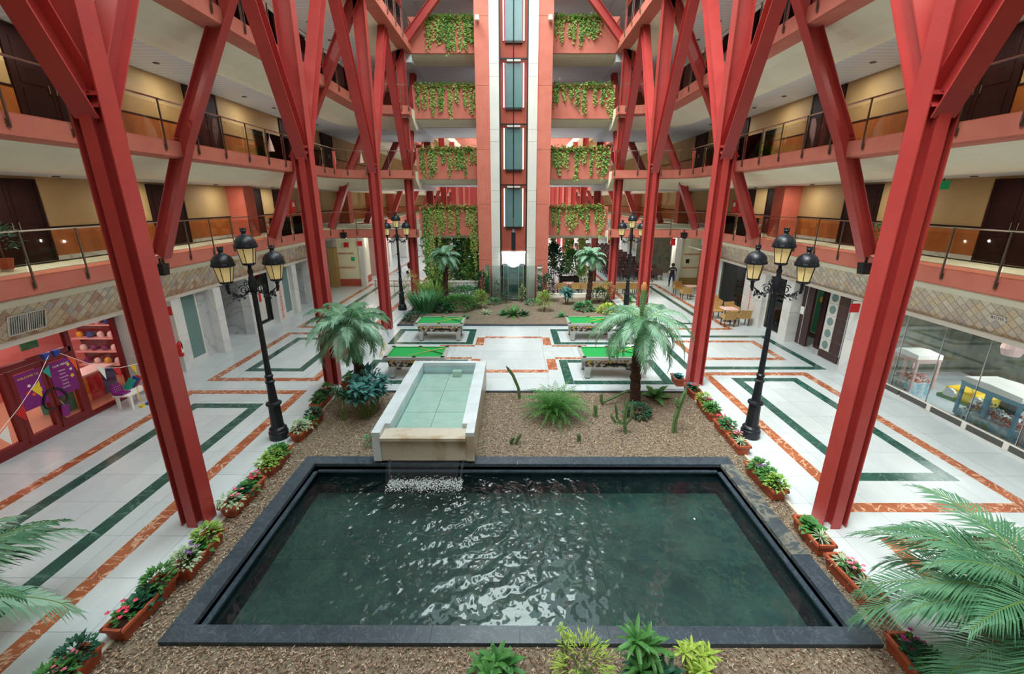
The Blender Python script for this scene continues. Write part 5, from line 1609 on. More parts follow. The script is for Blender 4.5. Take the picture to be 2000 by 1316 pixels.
cactus('single short cactus stub near the pool edge', (1.77, 10.45, 0), [[(0, 0, 0), (0, 0, .15), (-.02, 0, .3)]], r=.06)
cactus('knee-high cactus right of the feathery fern', (2.45, 11.9, 0), [[(0, 0, 0), (.02, 0, .22), (.0, 0, .44)]], r=.065)
cactus('many-armed pale cactus in front of the cone palm', (3.14, 10.95, 0), [[(0, 0, 0), (-.06, 0, .5), (-.02, 0, 1.1)], [(-.02, 0, .25), (-.25, .05, .45), (-.33, .05, .95)], [(0, 0, .3), (.1, -.05, .5), (.12, -.05, .95)], [(-.1, 0, .3), (-.3, 0, .35), (-.46, 0, .6)]], r=.05)
cactus('tall cactus leaning right beside the flower boxes', (4.5, 10.98, 0), [[(0, 0, 0), (.0, 0, .45), (.08, 0, .9), (.2, 0, 1.35)], [(.06, 0, .85), (-.03, 0, .92), (-.04, 0, 1.1)]], r=.07)
cactus('fallen slanting cactus left of the cone palm', (2.85, 12.75, 0), [[(0, 0, .02), (-.05, 0, .2), (-.06, 0, .4)], [(0, 0, .1), (.4, 0, .3), (.85, .0, .55)]], r=.055)
# near strip
bush('leafy_plant', 'pointed green leafy plant at the near pool edge', -.28, 4.35, .3, .3, 'stalk', 8, lm='leaf_green', L=.34, W=.09, n=4, sm='stem_green')
bush('grassy_plant', 'wispy yellow-green plant at the near pool edge', .95, 4.35, .55, .4, 'clump', 9, lm='leaf_lime', L=.13, W=.018, n=330, sm='stem_green')
bush('wispy_stem', 'tall bare stem with a yellow-green tuft at the near pool edge', .72, 4.5, .7, .1, 'stalk', 10, lm='leaf_lime', L=.14, W=.02, n=2, sm='stem_green')
bush('lobelia', 'tall green rosette plant at the near pool edge', 1.72, 4.3, .75, .25, 'stalk', 12, lm='leaf_green', L=.40, W=.07, n=4, sm='stem_green')
bush('lobelia', 'grey-green drooping plant under the tall rosette', 1.85, 4.15, .35, .35, 'stalk', 13, lm='leaf_dark', L=.36, W=.07, n=5, sm='stem_green')
bush('lime_plant', 'light lime-green tufted plant at the near pool edge', 2.45, 4.3, .55, .28, 'stalk', 14, lm='leaf_lime', L=.24, W=.045, n=6, sm='stem_green')

# ---- flower boxes
def flower_box(label, x, y, L, rz=0.0, spec=(), seed=0, round_=False):
    rr = random.Random(seed); t = thing('flower_box', label, 'flower box', (x, y, 0), rz)
    W, H = .16, .26
    q = MB()
    a, b = W * .72, L / 2 * .9
    o = [(-a, -b, 0), (a, -b, 0), (a, b, 0), (-a, b, 0)]; tp = [(-W, -L / 2, H), (W, -L / 2, H), (W, L / 2, H), (-W, L / 2, H)]
    ii = [(-W + .03, -L / 2 + .03, H), (W - .03, -L / 2 + .03, H), (W - .03, L / 2 - .03, H), (-W + .03, L / 2 - .03, H)]; ib = [(p[0], p[1], H - .1) for p in ii]
    q.add(o + tp + ii + ib, [(0, 3, 2, 1), (0, 1, 5, 4), (1, 2, 6, 5), (2, 3, 7, 6), (3, 0, 4, 7), (4, 5, 9, 8), (5, 6, 10, 9), (6, 7, 11, 10), (7, 4, 8, 11), (8, 9, 13, 12), (9, 10, 14, 13), (10, 11, 15, 14), (11, 8, 12, 15)])
    q.obj('box', 'terracotta', t)
    q = MB()
    k = W + .018; l = L / 2 + .018
    for (x0, x1, y0, y1) in ((-k, -W + .02, -l, l), (W - .02, k, -l, l), (-W, W, -l, -L / 2 + .02), (-W, W, L / 2 - .02, l)): q.box(x0, x1, y0, y1, H - .045, H + .008)
    q.obj('rim', 'terracotta', t)
    MB().box(-W + .03, W - .03, -L / 2 + .03, L / 2 - .03, H - .1, H - .05).obj('soil', 'soil', t)
    for i, (u, kind, m) in enumerate(spec):
        py = (u - .5) * L * .85
        q = MB()
        if kind == 'big': rosette(q, (0, py, H - .02), 26, .28, .17, -.1, 1.3, rr, .35); q.obj('leaves', m, t)
        elif kind == 'bush': clump(q, (0, py, H + .06), .2, .24, .17, 150, .11, .055, rr); q.obj('leaves', m, t)
        elif kind == 'trail': clump(q, (-.05, py, H + .02), .24, .2, .15, 100, .12, .06, rr, up=-.1); q.obj('leaves', m, t)
        elif kind == 'spiky': rosette(q, (0, py, H), 34, .26, .025, .0, 1.4, rr, .5); q.obj('leaves', m, t)
        elif kind == 'flower':
            clump(q, (0, py, H + .03), .13, .15, .12, 55, .08, .05, rr); q.obj('leaves', 'leaf_green', t)
            q = MB()
            for j in range(9):
                c = Vector((rr.uniform(-.11, .11), py + rr.uniform(-.14, .14), H + .12 + rr.uniform(0, .08)))
                for k_ in range(5):
                    a_ = k_ * 2 * PI / 5 + j; q.leaf(c, (math.cos(a_), math.sin(a_), .4), (0, 0, 1), .045, .035, .1)
            q.obj('flowers', m, t)
    return t
LB = [(-5.97, 4.22, .8, [(.3, 'bush', 'leaf_green'), (.6, 'flower', 'petal_pink'), (.8, 'bush', 'leaf_dark')], 'terracotta box at the near left corner with pale pink flowers, partly cut by the frame'),
      (-5.83, 5.33, 1.02, [(.15, 'flower', 'petal_rose'), (.4, 'big', 'leaf_dark'), (.62, 'big', 'leaf_dark'), (.88, 'bush', 'leaf_green')], 'long terracotta box with rose flowers and big dark leaves, near left'),
      (-5.68, 6.40, 1.0, [(.12, 'bush', 'leaf_pale'), (.3, 'flower', 'petal_violet'), (.55, 'big', 'leaf_green'), (.82, 'bush', 'leaf_ivy')], 'terracotta box with violet flowers at the foot of the nearest left column'),
      (-5.82, 8.02, 1.1, [(.1, 'trail', 'leaf_pale'), (.3, 'flower', 'petal_pink'), (.5, 'big', 'leaf_dark'), (.68, 'big', 'leaf_green'), (.9, 'flower', 'petal_rose')], 'terracotta box with two pink flower tufts beside the pool, third along the left rim'),
      (-5.82, 9.38, 1.0, [(.1, 'trail', 'leaf_ivy'), (.35, 'bush', 'leaf_ivy'), (.6, 'bush', 'leaf_green'), (.88, 'big', 'leaf_green')], 'terracotta box of light green trailing plants in front of the left lamp post'),
      (-5.82, 11.1, 1.35, [(.15, 'bush', 'leaf_pale'), (.4, 'big', 'leaf_pale'), (.6, 'big', 'leaf_green'), (.85, 'bush', 'leaf_dark')], 'terracotta box with grey-green leaves just behind the left lamp post'),
      (-6.1, 12.85, 1.3, [(.15, 'bush', 'leaf_green'), (.4, 'bush', 'leaf_dark'), (.65, 'flower', 'petal_rose'), (.85, 'bush', 'leaf_green')], 'terracotta box at the foot of the second left column'),
      (-5.7, 14.2, .8, [(.3, 'bush', 'leaf_green'), (.7, 'bush', 'leaf_dark')], 'terracotta box at the back left bed corner behind the column')]
RB = [(5.55, 4.35, .95, [(.2, 'bush', 'leaf_green'), (.5, 'bush', 'leaf_dark'), (.8, 'flower', 'petal_magenta')], 'terracotta box with magenta flowers under the near right palm'),
      (5.72, 5.85, .95, [(.25, 'spiky', 'leaf_pale'), (.6, 'flower', 'petal_pink'), (.85, 'spiky', 'leaf_pale')], 'terracotta box with variegated spiky leaves and pink flowers, near right'),
      (5.72, 6.9, .8, [(.2, 'spiky', 'leaf_pale'), (.5, 'big', 'leaf_green'), (.7, 'big', 'leaf_green')], 'terracotta box with big green leaves at the foot of the nearest right column'),
      (5.74, 8.62, 1.15, [(.12, 'bush', 'leaf_ivy'), (.35, 'bush', 'leaf_green'), (.55, 'flower', 'petal_violet'), (.75, 'bush', 'leaf_green'), (.92, 'spiky', 'leaf_pale')], 'terracotta box with violet flowers beside the pool, right rim'),
      (5.9, 10.2, .7, [(.3, 'spiky', 'leaf_pale'), (.75, 'flower', 'petal_pink')], 'short terracotta box with spiky leaves in front of the right lamp post'),
      (5.92, 11.0, .7, [(.3, 'bush', 'leaf_fern'), (.75, 'flower', 'petal_rose')], 'short terracotta box with rose flowers just left of the right lamp post'),
      (5.95, 12.2, 1.15, [(.15, 'bush', 'leaf_green'), (.4, 'big', 'leaf_green'), (.65, 'flower', 'petal_magenta'), (.85, 'bush', 'leaf_ivy')], 'terracotta box of lush green leaves with a magenta tuft, right bed edge'),
      (6.0, 13.5, .8, [(.3, 'flower', 'petal_rose'), (.7, 'big', 'leaf_blue')], 'terracotta box with blue-green leaves by the second right column'),
      (5.85, 14.5, .6, [(.5, 'big', 'leaf_blue')], 'small terracotta box with one blue-green plant at the back right bed corner')]
for i, (x, y, L_, sp, lb) in enumerate(LB): flower_box(lb, x, y, L_, (-.06 if i % 2 else .03), sp, i + 1)
for i, (x, y, L_, sp, lb) in enumerate(RB): flower_box(lb, x, y, L_, (.05 if i % 2 else -.03), sp, i + 31)

# ---- tower bed
TB = [('agave', 'pale spiky agave in the tower bed, in front of the left pier', -1.58, 24.2, .3, .3, 'rosette', 'leaf_pale', .42, .09, 18),
      ('fern', 'arching green fern in the middle of the tower bed', .0, 23.9, .6, .5, 'rosette', 'leaf_green', .85, .12, 30),
      ('fern', 'small dark fern beside the arching one, left', -.55, 24.0, .3, .3, 'rosette', 'leaf_fern', .5, .12, 16),
      ('fern', 'small dark fern beside the arching one, right', .6, 23.9, .3, .3, 'rosette', 'leaf_dark', .5, .12, 16),
      ('small_tree', 'yellow-green bush in front of the left tower pier', -1.97, 25.45, 1.15, .42, 'clump', 'leaf_ivy', .13, .05, 260),
      ('small_tree', 'yellow-green sapling in front of the right tower pier', 1.78, 24.85, 1.2, .42, 'clump', 'leaf_ivy', .13, .05, 260),
      ('agave', 'blue-green agave by the pool table in front of the tower bed', 2.65, 23.5, .35, .35, 'rosette', 'leaf_fern', .5, .09, 20),
      ('broadleaf_plant', 'dark broad-leaved plant left of the right small palm', 3.3, 26.6, .9, .35, 'stalk', 'leaf_blue', .4, .14, 6),
      ('hosta', 'low broad-leaved plant at the foot of the right small palm', 4.2, 25.2, .4, .5, 'clump', 'leaf_fern', .26, .13, 90),
      ('lime_shrub', 'lime-yellow low shrub at the right end of the tower bed', 5.4, 24.3, .5, .55, 'clump', 'leaf_lime', .22, .09, 130),
      ('shrub', 'green bush behind the right small palm', 5.4, 27.2, .9, .6, 'clump', 'leaf_green', .18, .07, 220),
      ('shrub', 'dark round shrub against the right tower pier', 2.15, 27.3, 1.75, .45, 'clump', 'leaf_dark', .17, .08, 260),
      ('shrub', 'dark round shrub on a stem against the left tower pier', -2.0, 27.4, 2.0, .35, 'clump', 'leaf_dark', .17, .08, 200),
      ('reeds', 'tall grassy green clump at the left end of the tower bed', -5.1, 24.6, 1.35, .9, 'reed', 'leaf_fern', .3, .06, 300),
      ('reeds', 'second grassy clump behind the left small palm', -4.9, 26.9, 1.5, 1.0, 'reed', 'leaf_ivy', .3, .06, 240),
      ('undergrowth_plant', 'loose low green plant between left small palm and tower', -3.2, 25.4, .8, 1.1, 'clump', 'leaf_green', .17, .07, 700),
      ('undergrowth_plant', 'dense green plant against the left tower pier', -3.1, 27.3, 1.0, 1.0, 'clump', 'leaf_fern', .17, .07, 600),
      ('hosta', 'dark broad-leaved plant at the foot of the left small palm', -4.0, 24.6, .5, .5, 'clump', 'leaf_dark', .2, .1, 120),
      ('hosta', 'dark low plant at the front left corner of the tower bed', -5.3, 22.9, .4, .55, 'clump', 'leaf_dark', .18, .08, 140),
      ('agave', 'small blue-green agave by the end of the left far pool table', -2.6, 23.2, .35, .3, 'rosette', 'leaf_fern', .4, .08, 18),
      ('hosta', 'pale low plant at the foot of the glass lift screen, left', -1.2, 26.6, .35, .35, 'clump', 'leaf_fern', .18, .08, 70),
      ('hosta', 'pale low plant at the foot of the glass lift screen, right', 1.2, 26.6, .3, .45, 'clump', 'leaf_fern', .16, .07, 80),
      ('sapling', 'thin dark sapling in front of the left cladding strip', -1.05, 27.2, 1.35, .22, 'clump', 'leaf_dark', .13, .07, 60),
      ('sapling', 'thin dark sapling in front of the lift car', -.45, 26.9, .8, .28, 'clump', 'leaf_dark', .13, .07, 70),
      ('sapling', 'thin pale-leaved sapling in front of the lift car, right', .55, 27.0, 1.2, .2, 'clump', 'leaf_ivy', .11, .05, 60),
      ('bamboo', 'airy bamboo standing by the left far lamp post', -6.2, 26.5, 2.0, .65, 'clump', 'leaf_ivy_dry', .22, .03, 240),
      ('bamboo', 'airy pale shrub at the foot of the far right column', 5.9, 27.4, 1.3, .5, 'clump', 'leaf_ivy_dry', .2, .03, 170),
      ('fern', 'bright green fern at the right edge behind the tower bed', 7.4, 27.6, .7, .6, 'rosette', 'leaf_green', .7, .1, 24)]
for i, (nm, lb, x, y, h, r, kd, lm, L_, W_, n) in enumerate(TB):
    bush(nm, lb, x, y, h, r * 1.1, kd, 100 + i, z=.03 if abs(x) < 6 else 0, lm=lm, L=L_ * 1.2, W=W_ * 1.3, n=n if kd in ('stalk', 'rosette') else int(n * 1.5))

# ---- ivy on the planted bridges
def ivy(label, sd, k, seed, cols, ground=()):
    rr = random.Random(seed); t = thing('hanging_ivy', label, 'ivy', (0, YB, ZD[k]))
    x0, x1 = 2.3, 5.85
    if k >= 3: x0, x1 = 2.3, 5.0
    q = MB()
    for i in range(900):
        x = sd * rr.uniform(x0, x1); y = rr.uniform(-.12, .3); z = 1.22 + rr.gauss(.06, .10)
        q.leaf((x, y, z), (rr.uniform(-1, 1), rr.uniform(-1, .2), rr.uniform(-.6, .8)), (0, 0, 1), rr.uniform(.12, .2), rr.uniform(.09, .14), .3, rr.choice([0, 0, 1]))
    q.obj('top_growth', ['leaf_ivy', 'leaf_green'], t)
    n = len(cols)
    for i, (u, wd, dep) in enumerate(cols):
        q = MB(); xc = sd * (x0 + (x1 - x0) * u)
        for s_ in range(max(3, int(wd * 12))):
            xs = xc + rr.gauss(0, wd * .35); d_ = dep * rr.uniform(.6, 1.05); z = 1.2; y = -.05
            q.tube([(xs, y, 1.3), (xs, y - .03, 1.2 - d_)], .004, 3, mi=2, cap=False)
            m = int(d_ / .034)
            for j in range(m):
                z -= .034
                if rr.random() < .14: continue
                q.leaf((xs + rr.uniform(-.05, .05), y + rr.uniform(-.06, .02), z), (rr.uniform(-1, 1), rr.uniform(-1, 0), rr.uniform(-1, .3)), (0, -1, .3), rr.uniform(.10, .17), rr.uniform(.08, .12), .2, 0 if rr.random() < .6 else 1)
        q.obj('strand', ['leaf_ivy', 'leaf_green' if rr.random() < .5 else 'leaf_ivy_dry', 'stem_brown'], t)
    return t
rr0 = random.Random(77)
for k in range(4):
    for sd in (-1, 1):
        dense = [.9, 1.4, 1.6, 1.6][k]
        cols = []
        for i in range(8):
            cols.append(((i + .5 + rr0.uniform(-.25, .25)) / 8, rr0.choice([.15, .3, .45]) * (1 if k else .7), rr0.uniform(.8, 1.75) * (1.0 if k != 3 else 1.0)))
        if k == 0 and sd < 0: cols = [(.95, .35, 4.9), (.86, .25, 4.6), (.75, .15, 1.2), (.6, .25, 1.6), (.48, .3, 1.4), (.35, .2, 2.3), (.2, .2, 1.3), (.06, .35, 4.0), (.7, .1, 2.2)]
        ivy('green ivy hanging over the %s-level bridge parapet, %s of the tower' % (LEV[k], SIDE[sd]), sd, k, 40 + k * 2 + (sd > 0), cols)
# curtain of greenery behind the left bridge
def curtain(label, x, y, ztop, zbot, wd, n, seed, ms):
    rr = random.Random(seed); t = thing('hanging_creeper', label, 'ivy', (x, y, 0))
    q = MB()
    for i in range(int(n * 1.6)):
        xs = rr.gauss(0, wd * .5); z = rr.uniform(zbot, ztop)
        q.leaf((xs, rr.uniform(-.25, .2), z), (rr.uniform(-1, 1), rr.uniform(-1, .2), rr.uniform(-1, .5)), (0, -1, .3), rr.uniform(.18, .3), rr.uniform(.12, .2), .2, rr.choice([0, 0, 1]))
    q.obj('foliage', ms, t)
    q = MB()
    for i in range(5): q.tube([(rr.gauss(0, wd * .3), 0, zbot if zbot > .2 else 0), (rr.gauss(0, wd * .3), 0, ztop)], .015, 4)
    q.obj('stems', 'stem_brown', t)
curtain('thick creeper falling to the floor behind the left bridge, beside the column', -5.5, 30.6, 4.0, 0, .7, 520, 1, ['leaf_ivy', 'leaf_green'])
curtain('reddish-stemmed creeper behind the left small palm', -5.0, 31.8, 4.0, .3, .5, 360, 2, ['leaf_ivy_dry', 'leaf_green'])
curtain('dark creeper in the middle of the left opening', -4.1, 34.5, 4.0, .2, .9, 620, 3, ['leaf_dark', 'leaf_green'])
curtain('bright creeper against the left tower pier', -2.8, 31.2, 3.9, .2, .75, 620, 4, ['leaf_green', 'leaf_ivy'])
curtain('thin creeper in the left part of the right opening', 3.1, 35.0, 4.0, 1.2, .25, 130, 5, ['leaf_ivy_dry', 'leaf_green'])
curtain('creeper hanging in the middle of the right opening', 4.3, 35.0, 4.0, .8, .35, 200, 6, ['leaf_ivy', 'leaf_green'])
curtain('creeper around the red column in the right opening', 5.4, 35.2, 4.0, .5, .35, 220, 7, ['leaf_ivy_dry', 'leaf_ivy'])
SH = [('leafy_tree', 'dark leafy tree beyond the right bridge, next to the tower', 2.9, 32.0, 3.3, .75, 'leaf_dark', .22, .12, 520), ('leafy_tree', 'light leafy bush beyond the wicker chairs', 4.4, 33.5, 2.6, .85, 'leaf_green', .2, .09, 460),
      ('leafy_tree', 'yellow-green bush beyond the right bridge', 5.2, 32.2, 1.6, .6, 'leaf_ivy', .17, .07, 300), ('leafy_tree', 'dense bush beyond the left bridge, behind the small palm', -3.9, 32.6, 2.2, 1.0, 'leaf_green', .2, .09, 600),
      ('leafy_tree', 'second bush beyond the left bridge, by the pier', -2.6, 33.4, 2.8, .8, 'leaf_fern', .2, .09, 420), ('leafy_tree', 'low bush at the foot of the thick creeper', -5.2, 30.2, .8, .6, 'leaf_green', .2, .08, 260)]
for i, (nm, lb, x, y, h, r, lm, L_, W_, n) in enumerate(SH): bush(nm, lb, x, y, h, r, 'clump', 300 + i, lm=lm, L=L_ * 1.4, W=W_ * 1.5, n=int(n * 1.5))
wtb = thing('stone_trough', 'pale grey panelled bench wall behind the left small palm', 'bench', (-3.6, 29.9, 0))
for i in range(3): bx('panel', -1.1 + .75 * i, -.38 + .75 * i, 0, .3, 0, .85, 'clad', wtb)
bx('cap', -1.15, 1.2, -.05, .36, .85, .92, 'white_paint', wtb); bx('rail', -2.3, 1.3, -.1, -.07, .5, .54, 'grey_dark', wtb)
# long low rails crossing behind the tower bed
for sd in (-1, 1):
    t = thing('low_rail', 'thin steel rails crossing behind the %s end of the tower bed' % SIDE[sd], 'railing', (sd * 7.6, 30.2, 0))
    for z in (.55, .9): MB().bar((-2.1, 0, z), (2.1, 0, z), .03, .03).obj('rail', 'post_steel', t)
    for x in (-2, -.7, .7, 2): MB().bar((x, 0, 0), (x, 0, .95), .03, .03).obj('post', 'post_steel', t)
# plants glimpsed on the walkways
for i, (x, y, z, h, lb) in enumerate(((-13.4, 11.6, ZD[0], 1.0, 'dark potted plant behind the first-level railing, near left'), (13.3, 16.4, ZD[0], .7, 'small potted plant by the dark door, first level right'), (11.45, 22.6, ZD[1], .7, 'potted lime plant behind the second-level railing, right'))):
    t = thing('potted_plant', lb, 'potted plant', (x, y, z)); MB().lathe((0, 0, 0), [(.12, 0), (.17, .25), (.18, .28)], 12).obj('pot', 'terracotta', t)
    q = MB(); clump(q, (0, 0, .3 + h * .4), .4, .4, h * .45, 120, .2, .08, random.Random(i)); q.obj('foliage', 'leaf_dark' if i < 2 else 'leaf_lime', t)
    q = MB(); q.tube([(0, 0, .2), (0, 0, .3 + h * .4)], .02, 5); q.obj('stem', 'stem_brown', t)

# ================================================================ WARNING SIGNS, SEATS, TABLES
def wet_sign(label, x, y, z, rz):
    t = thing('wet_floor_sign', label, 'sign', (x, y, z), rz)
    for sg in (-1, 1):
        q = MB(); w = .14
        for xx in (-w, w): q.bar((xx, sg * .2, 0), (xx * .55, 0, .62), .035, .012, up=(0, 1, 0))
        q.bar((-w * .95, sg * .17, .1), (w * .95, sg * .17, .1), .03, .012, up=(0, 1, 0)); q.bar((-w * .6, sg * .015, .58), (w * .6, sg * .015, .58), .05, .012, up=(0, 1, 0))
        q.obj('leaf_frame', 'yellow_pale', t)
mat('yellow_pale', S(232, 208, 110), 0.5)
wet_sign('yellow A-frame floor sign standing left of the pool tables', -5.35, 17.2, 0, 1.4)
wet_sign('yellow A-frame floor sign on the first-level walkway, right', 11.9, 30.3, ZD[0], 1.4)
mat('wicker', S(206, 168, 106), 0.7, col2=S(182, 140, 82), scale=30, bump=0.4, bscale=90)
mat('wood_dark_leg', S(86, 54, 40), 0.5)
def wicker_chair(label, x, y, rz, group):
    t = thing('wicker_chair', label, 'chair', (x, y, 0), rz, group)
    MB().box(-.27, .27, -.25, .25, .40, .46).obj('seat', 'wicker', t)
    q = MB(); q.prism([(-.29, .2, .42), (.29, .2, .42), (.31, .3, .86), (-.31, .3, .86)], (0, .04, 0)); q.obj('backrest', 'wicker', t)
    for sx in (-1, 1):
        q = MB(); q.prism([(sx * .27, -.22, .42), (sx * .27, .24, .42), (sx * .29, .26, .68), (sx * .29, -.22, .64)], (sx * .03, 0, 0)); q.obj('arm', 'wicker', t)
        for sy in (-1, 1): MB().frust(sx * .24 - .018, sx * .24 + .018, sy * .21 - .018, sy * .21 + .018, 0, .40, .006).obj('leg', 'wood_dark_leg', t)
    return t
def cafe_table(label, x, y, group=None, r=.38, sq=True):
    t = thing('cafe_table', label, 'table', (x, y, 0), 0, group)
    MB().box(-r, r, -r, r, .71, .74).obj('table_top', 'pale_pink', t); MB().tube([(0, 0, .03), (0, 0, .71)], .03, 8).obj('pedestal', 'steel', t)
    MB().lathe((0, 0, 0), [(.24, 0), (.22, .02), (.04, .04)], 14).obj('base', 'steel', t)
    return t
cafe = [(11.1, 22.0, PI, 'wicker armchair nearest the front edge of the cafe tables'), (11.95, 22.2, PI - .1, 'wicker armchair beside the white pier, backing the aisle'), (12.05, 23.6, .2, 'wicker armchair facing out across the first cafe table'), (11.2, 23.6, 0, 'wicker armchair behind the first cafe table'),
        (11.0, 24.9, PI, 'wicker armchair at the second cafe table, backing the first'), (11.9, 25.3, .1, 'wicker armchair at the second cafe table, by the window'), (11.3, 28.4, PI, 'wicker armchair at the far cafe table'), (12.6, 28.6, PI, 'wicker armchair at the far cafe table, window side'), (11.4, 30.0, 0, 'wicker armchair beyond the far cafe table')]
for x, y, r, lb in cafe: wicker_chair(lb, x, y, r, 'wicker armchairs on the cafe terrace')
cafe_table('cafe table by the white pier', 11.5, 22.85); cafe_table('second cafe table on the terrace', 11.4, 26.0); cafe_table('far cafe table beyond the corner pillar', 12.0, 29.3)
for i, (x, r) in enumerate(((3.3, 0), (4.3, PI), (4.95, PI), (5.6, PI), (6.35, PI), (7.4, PI), (8.2, PI))):
    wicker_chair('wicker armchair behind the tower bed, %s from the tower' % rank(i), x, 30.0 + (.1 if i % 2 else 0), r if i else PI, 'wicker armchairs behind the tower bed')
cafe_table('small white table among the wicker chairs behind the tower bed', 3.85, 30.4)
ft = thing('football_table', 'dark football table beyond the wicker chairs, right of the tower', 'football table', (4.0, 31.6, 0))
q = MB(); q.box(-.7, .7, -.4, -.36, .6, .95); q.box(-.7, .7, .36, .4, .6, .95); q.box(-.7, -.66, -.36, .36, .6, .95); q.box(.66, .7, -.36, .36, .6, .95); q.obj('cabinet', 'black', ft)
MB().box(-.66, .66, -.36, .36, .7, .74).obj('pitch', 'cloth_green', ft)
for i in range(6): MB().tube([(-.5 + .2 * i, -.62, .9), (-.5 + .2 * i, .62, .9)], .012, 5).obj('rod', 'steel', ft)
for sx in (-1, 1):
    for sy in (-1, 1): MB().frust(sx * .6 - .05, sx * .6 + .05, sy * .32 - .05, sy * .32 + .05, 0, .62, .01).obj('leg', 'black', ft)
# restaurant seats in the far hall, right
def dark_chair(label, x, y, rz, group):
    t = thing('dining_chair', label, 'chair', (x, y, 0), rz, group)
    MB().box(-.22, .22, -.22, .22, .43, .47).obj('seat', 'wenge', t); MB().box(-.21, .21, .19, .23, .5, .98).obj('backrest', 'wenge', t)
    q = MB()
    for sx in (-1, 1):
        for sy in (-1, 1): q.box(sx * .19 - .02, sx * .19 + .02, sy * .19 - .02, sy * .19 + .02, 0, .5)
    q.obj('leg_frame', 'wenge', t)
    return t
dc = dark_chair('dark dining chair in the far restaurant, first row', 7.9, 35.8, PI, 'dark chairs of the far restaurant')
dt = thing('dining_table', 'dark dining table with white napkins in the far restaurant', 'table', (8.3, 36.5, 0), 0, 'dark tables of the far restaurant')
MB().box(-.45, .45, -.4, .4, .72, .76).obj('table_top', 'wenge', dt); MB().box(-.06, .06, -.06, .06, 0, .72).obj('pedestal', 'wenge', dt); MB().box(-.2, .2, -.1, .1, .76, .79).obj('napkins', 'white', dt)
rr = random.Random(12); k = 0
for j in range(11):
    for i in range(4):
        x = 7.9 + i * 1.12; y = 35.8 + j * 2.0
        if (i, j) != (0, 0): dup(dt, (x + .4, y + .7, 0), 0, 'dark dining table with white napkins in the far restaurant')
        for (dx, dy, r) in ((.15, 0, PI), (.65, 0, PI), (.15, 1.4, 0), (.65, 1.4, 0)):
            if k == 0: dc.location = (x + dx, y + dy, 0); k = 1; continue
            dup(dc, (x + dx, y + dy, 0), r + rr.uniform(-.15, .15), 'dark dining chair in the far restaurant')
dc['label'] = 'dark dining chair in the far restaurant'; dt['label'] = 'dark dining table with white napkins in the far restaurant'
# hedge strip and sign in the far hall
gs = thing('wall_sign', 'green and yellow lit sign above the far restaurant', 'sign', (9.4, 42.5, 3.0)); bx('panel', -.45, .45, -.03, .03, -.7, .7, 'leaf_lime', gs); bx('band', -.45, .45, -.04, -.03, -.7, -.35, 'brick_red', gs)
rs = thing('wall_sign', 'small red sign by the white pillar of the far right corner', 'sign', (11.75, 33.0, 3.3)); bx('panel', -.18, .18, -.02, .02, -.25, .25, 'red_bright', rs)
r2 = thing('wall_sign', 'red banner stand in front of the warm-lit shop, far left', 'sign', (-11.2, 36.8, 0)); bx('panel', -.3, .3, -.03, .03, .9, 2.7, 'red_bright', r2); bx('foot', -.3, .3, -.15, .15, 0, .05, 'black', r2); bx('pole', -.02, .02, -.02, .02, .05, .9, 'black', r2)
for i, (x, z, c, lb) in enumerate(((-12.3, 3.1, 'red_bright', 'red square sign on the white pillar of the far left space'), (-11.3, 3.2, 'red_bright', 'red square sign beside the warm-lit shop, far left'))):
    h = thing('hydrant_sign', lb, 'sign', (x, 32.8, z)); bx('plate', -.17, .17, -.02, .02, -.17, .17, c, h); bx('bracket', .17, .22, -.01, .01, -.03, .03, 'white', h)

# ---- claw machines behind the glass
def claw(label, x, y, w, d, h, body, toy1, toy2):
    t = thing('claw_machine', label, 'arcade machine', (x, y, 0))
    MB().box(-d, d, -w, w, 0, .52 * h / 1.5).obj('base_cabinet', 'sky_print', t)
    q = MB()
    for sx in (-1, 1):
        for sy in (-1, 1): q.box(sx * d - .035, sx * d + .035, sy * w - .035, sy * w + .035, .3, h - .14)
    q.box(-d - .035, -d + .03, -.05, .05, .3, h - .14)
    q.obj('corner_post', body, t)
    q = MB(); q.frust(-d - .03, d + .03, -w - .03, w + .03, h - .24, h - .1, .02); q.obj('header', body, t)
    q = MB(); q.prism([(-d - .08, -w - .06, h - .1), (-d - .08, w + .06, h - .1), (-d - .02, w, h + .02), (-d - .02, .1, h + .06), (-d - .02, -w, h + .02)], (2 * d + .1, 0, 0)); q.obj('roof_cap', 'white', t)
    MB().box(-d - .03, -d - .02, -w + .04, w - .04, .5, h - .24).obj('glass_pane', 'pane_glass', t)
    rr = random.Random(2)
    for nm, m, sy in (('toys', toy1, -1), ('toys', toy2, 1)):
        q = MB()
        for i in range(110): q.ball((rr.uniform(-d + .08, d - .08), sy * rr.uniform(.06, w - .07), .5 * h / 1.5 + abs(rr.gauss(0, .11))), rr.uniform(.03, .055), 6, 4)
        q.obj('soft_toys', m, t, kind='stuff', smooth=True)
    for (yy, zz, r, m) in ((-w + .14, .2, .06, 'red_bright'), (w - .14, .2, .07, 'red_bright'), (-w + .26, .16, .035, 'blue'), (w - .28, .28, .035, 'blue'), (0.1, .3, .08, 'leaf_lime'), (-.12, .3, .08, 'leaf_lime')):
        q = MB(); k_ = [(-d - .004, yy + r * math.cos(a * PI / 6), zz + r * math.sin(a * PI / 6)) for a in range(12)]; q.prism(k_, (-.006, 0, 0)); q.obj('sticker', m, t)
    MB().box(-d - .1, -d, -.2, .2, .46, .5).obj('control_ledge', 'white', t)
    return t
claw('blue double claw machine full of soft toys behind the arcade glass', 13.35, 10.95, .74, .4, 1.42, 'pale_blue', 'toy_mix', 'toy_mix_blue')
claw('pink and white claw machine behind the arcade glass, by the column', 13.4, 13.75, .42, .35, 1.45, 'pale_pink', 'toy_mix', 'toy_mix_blue')
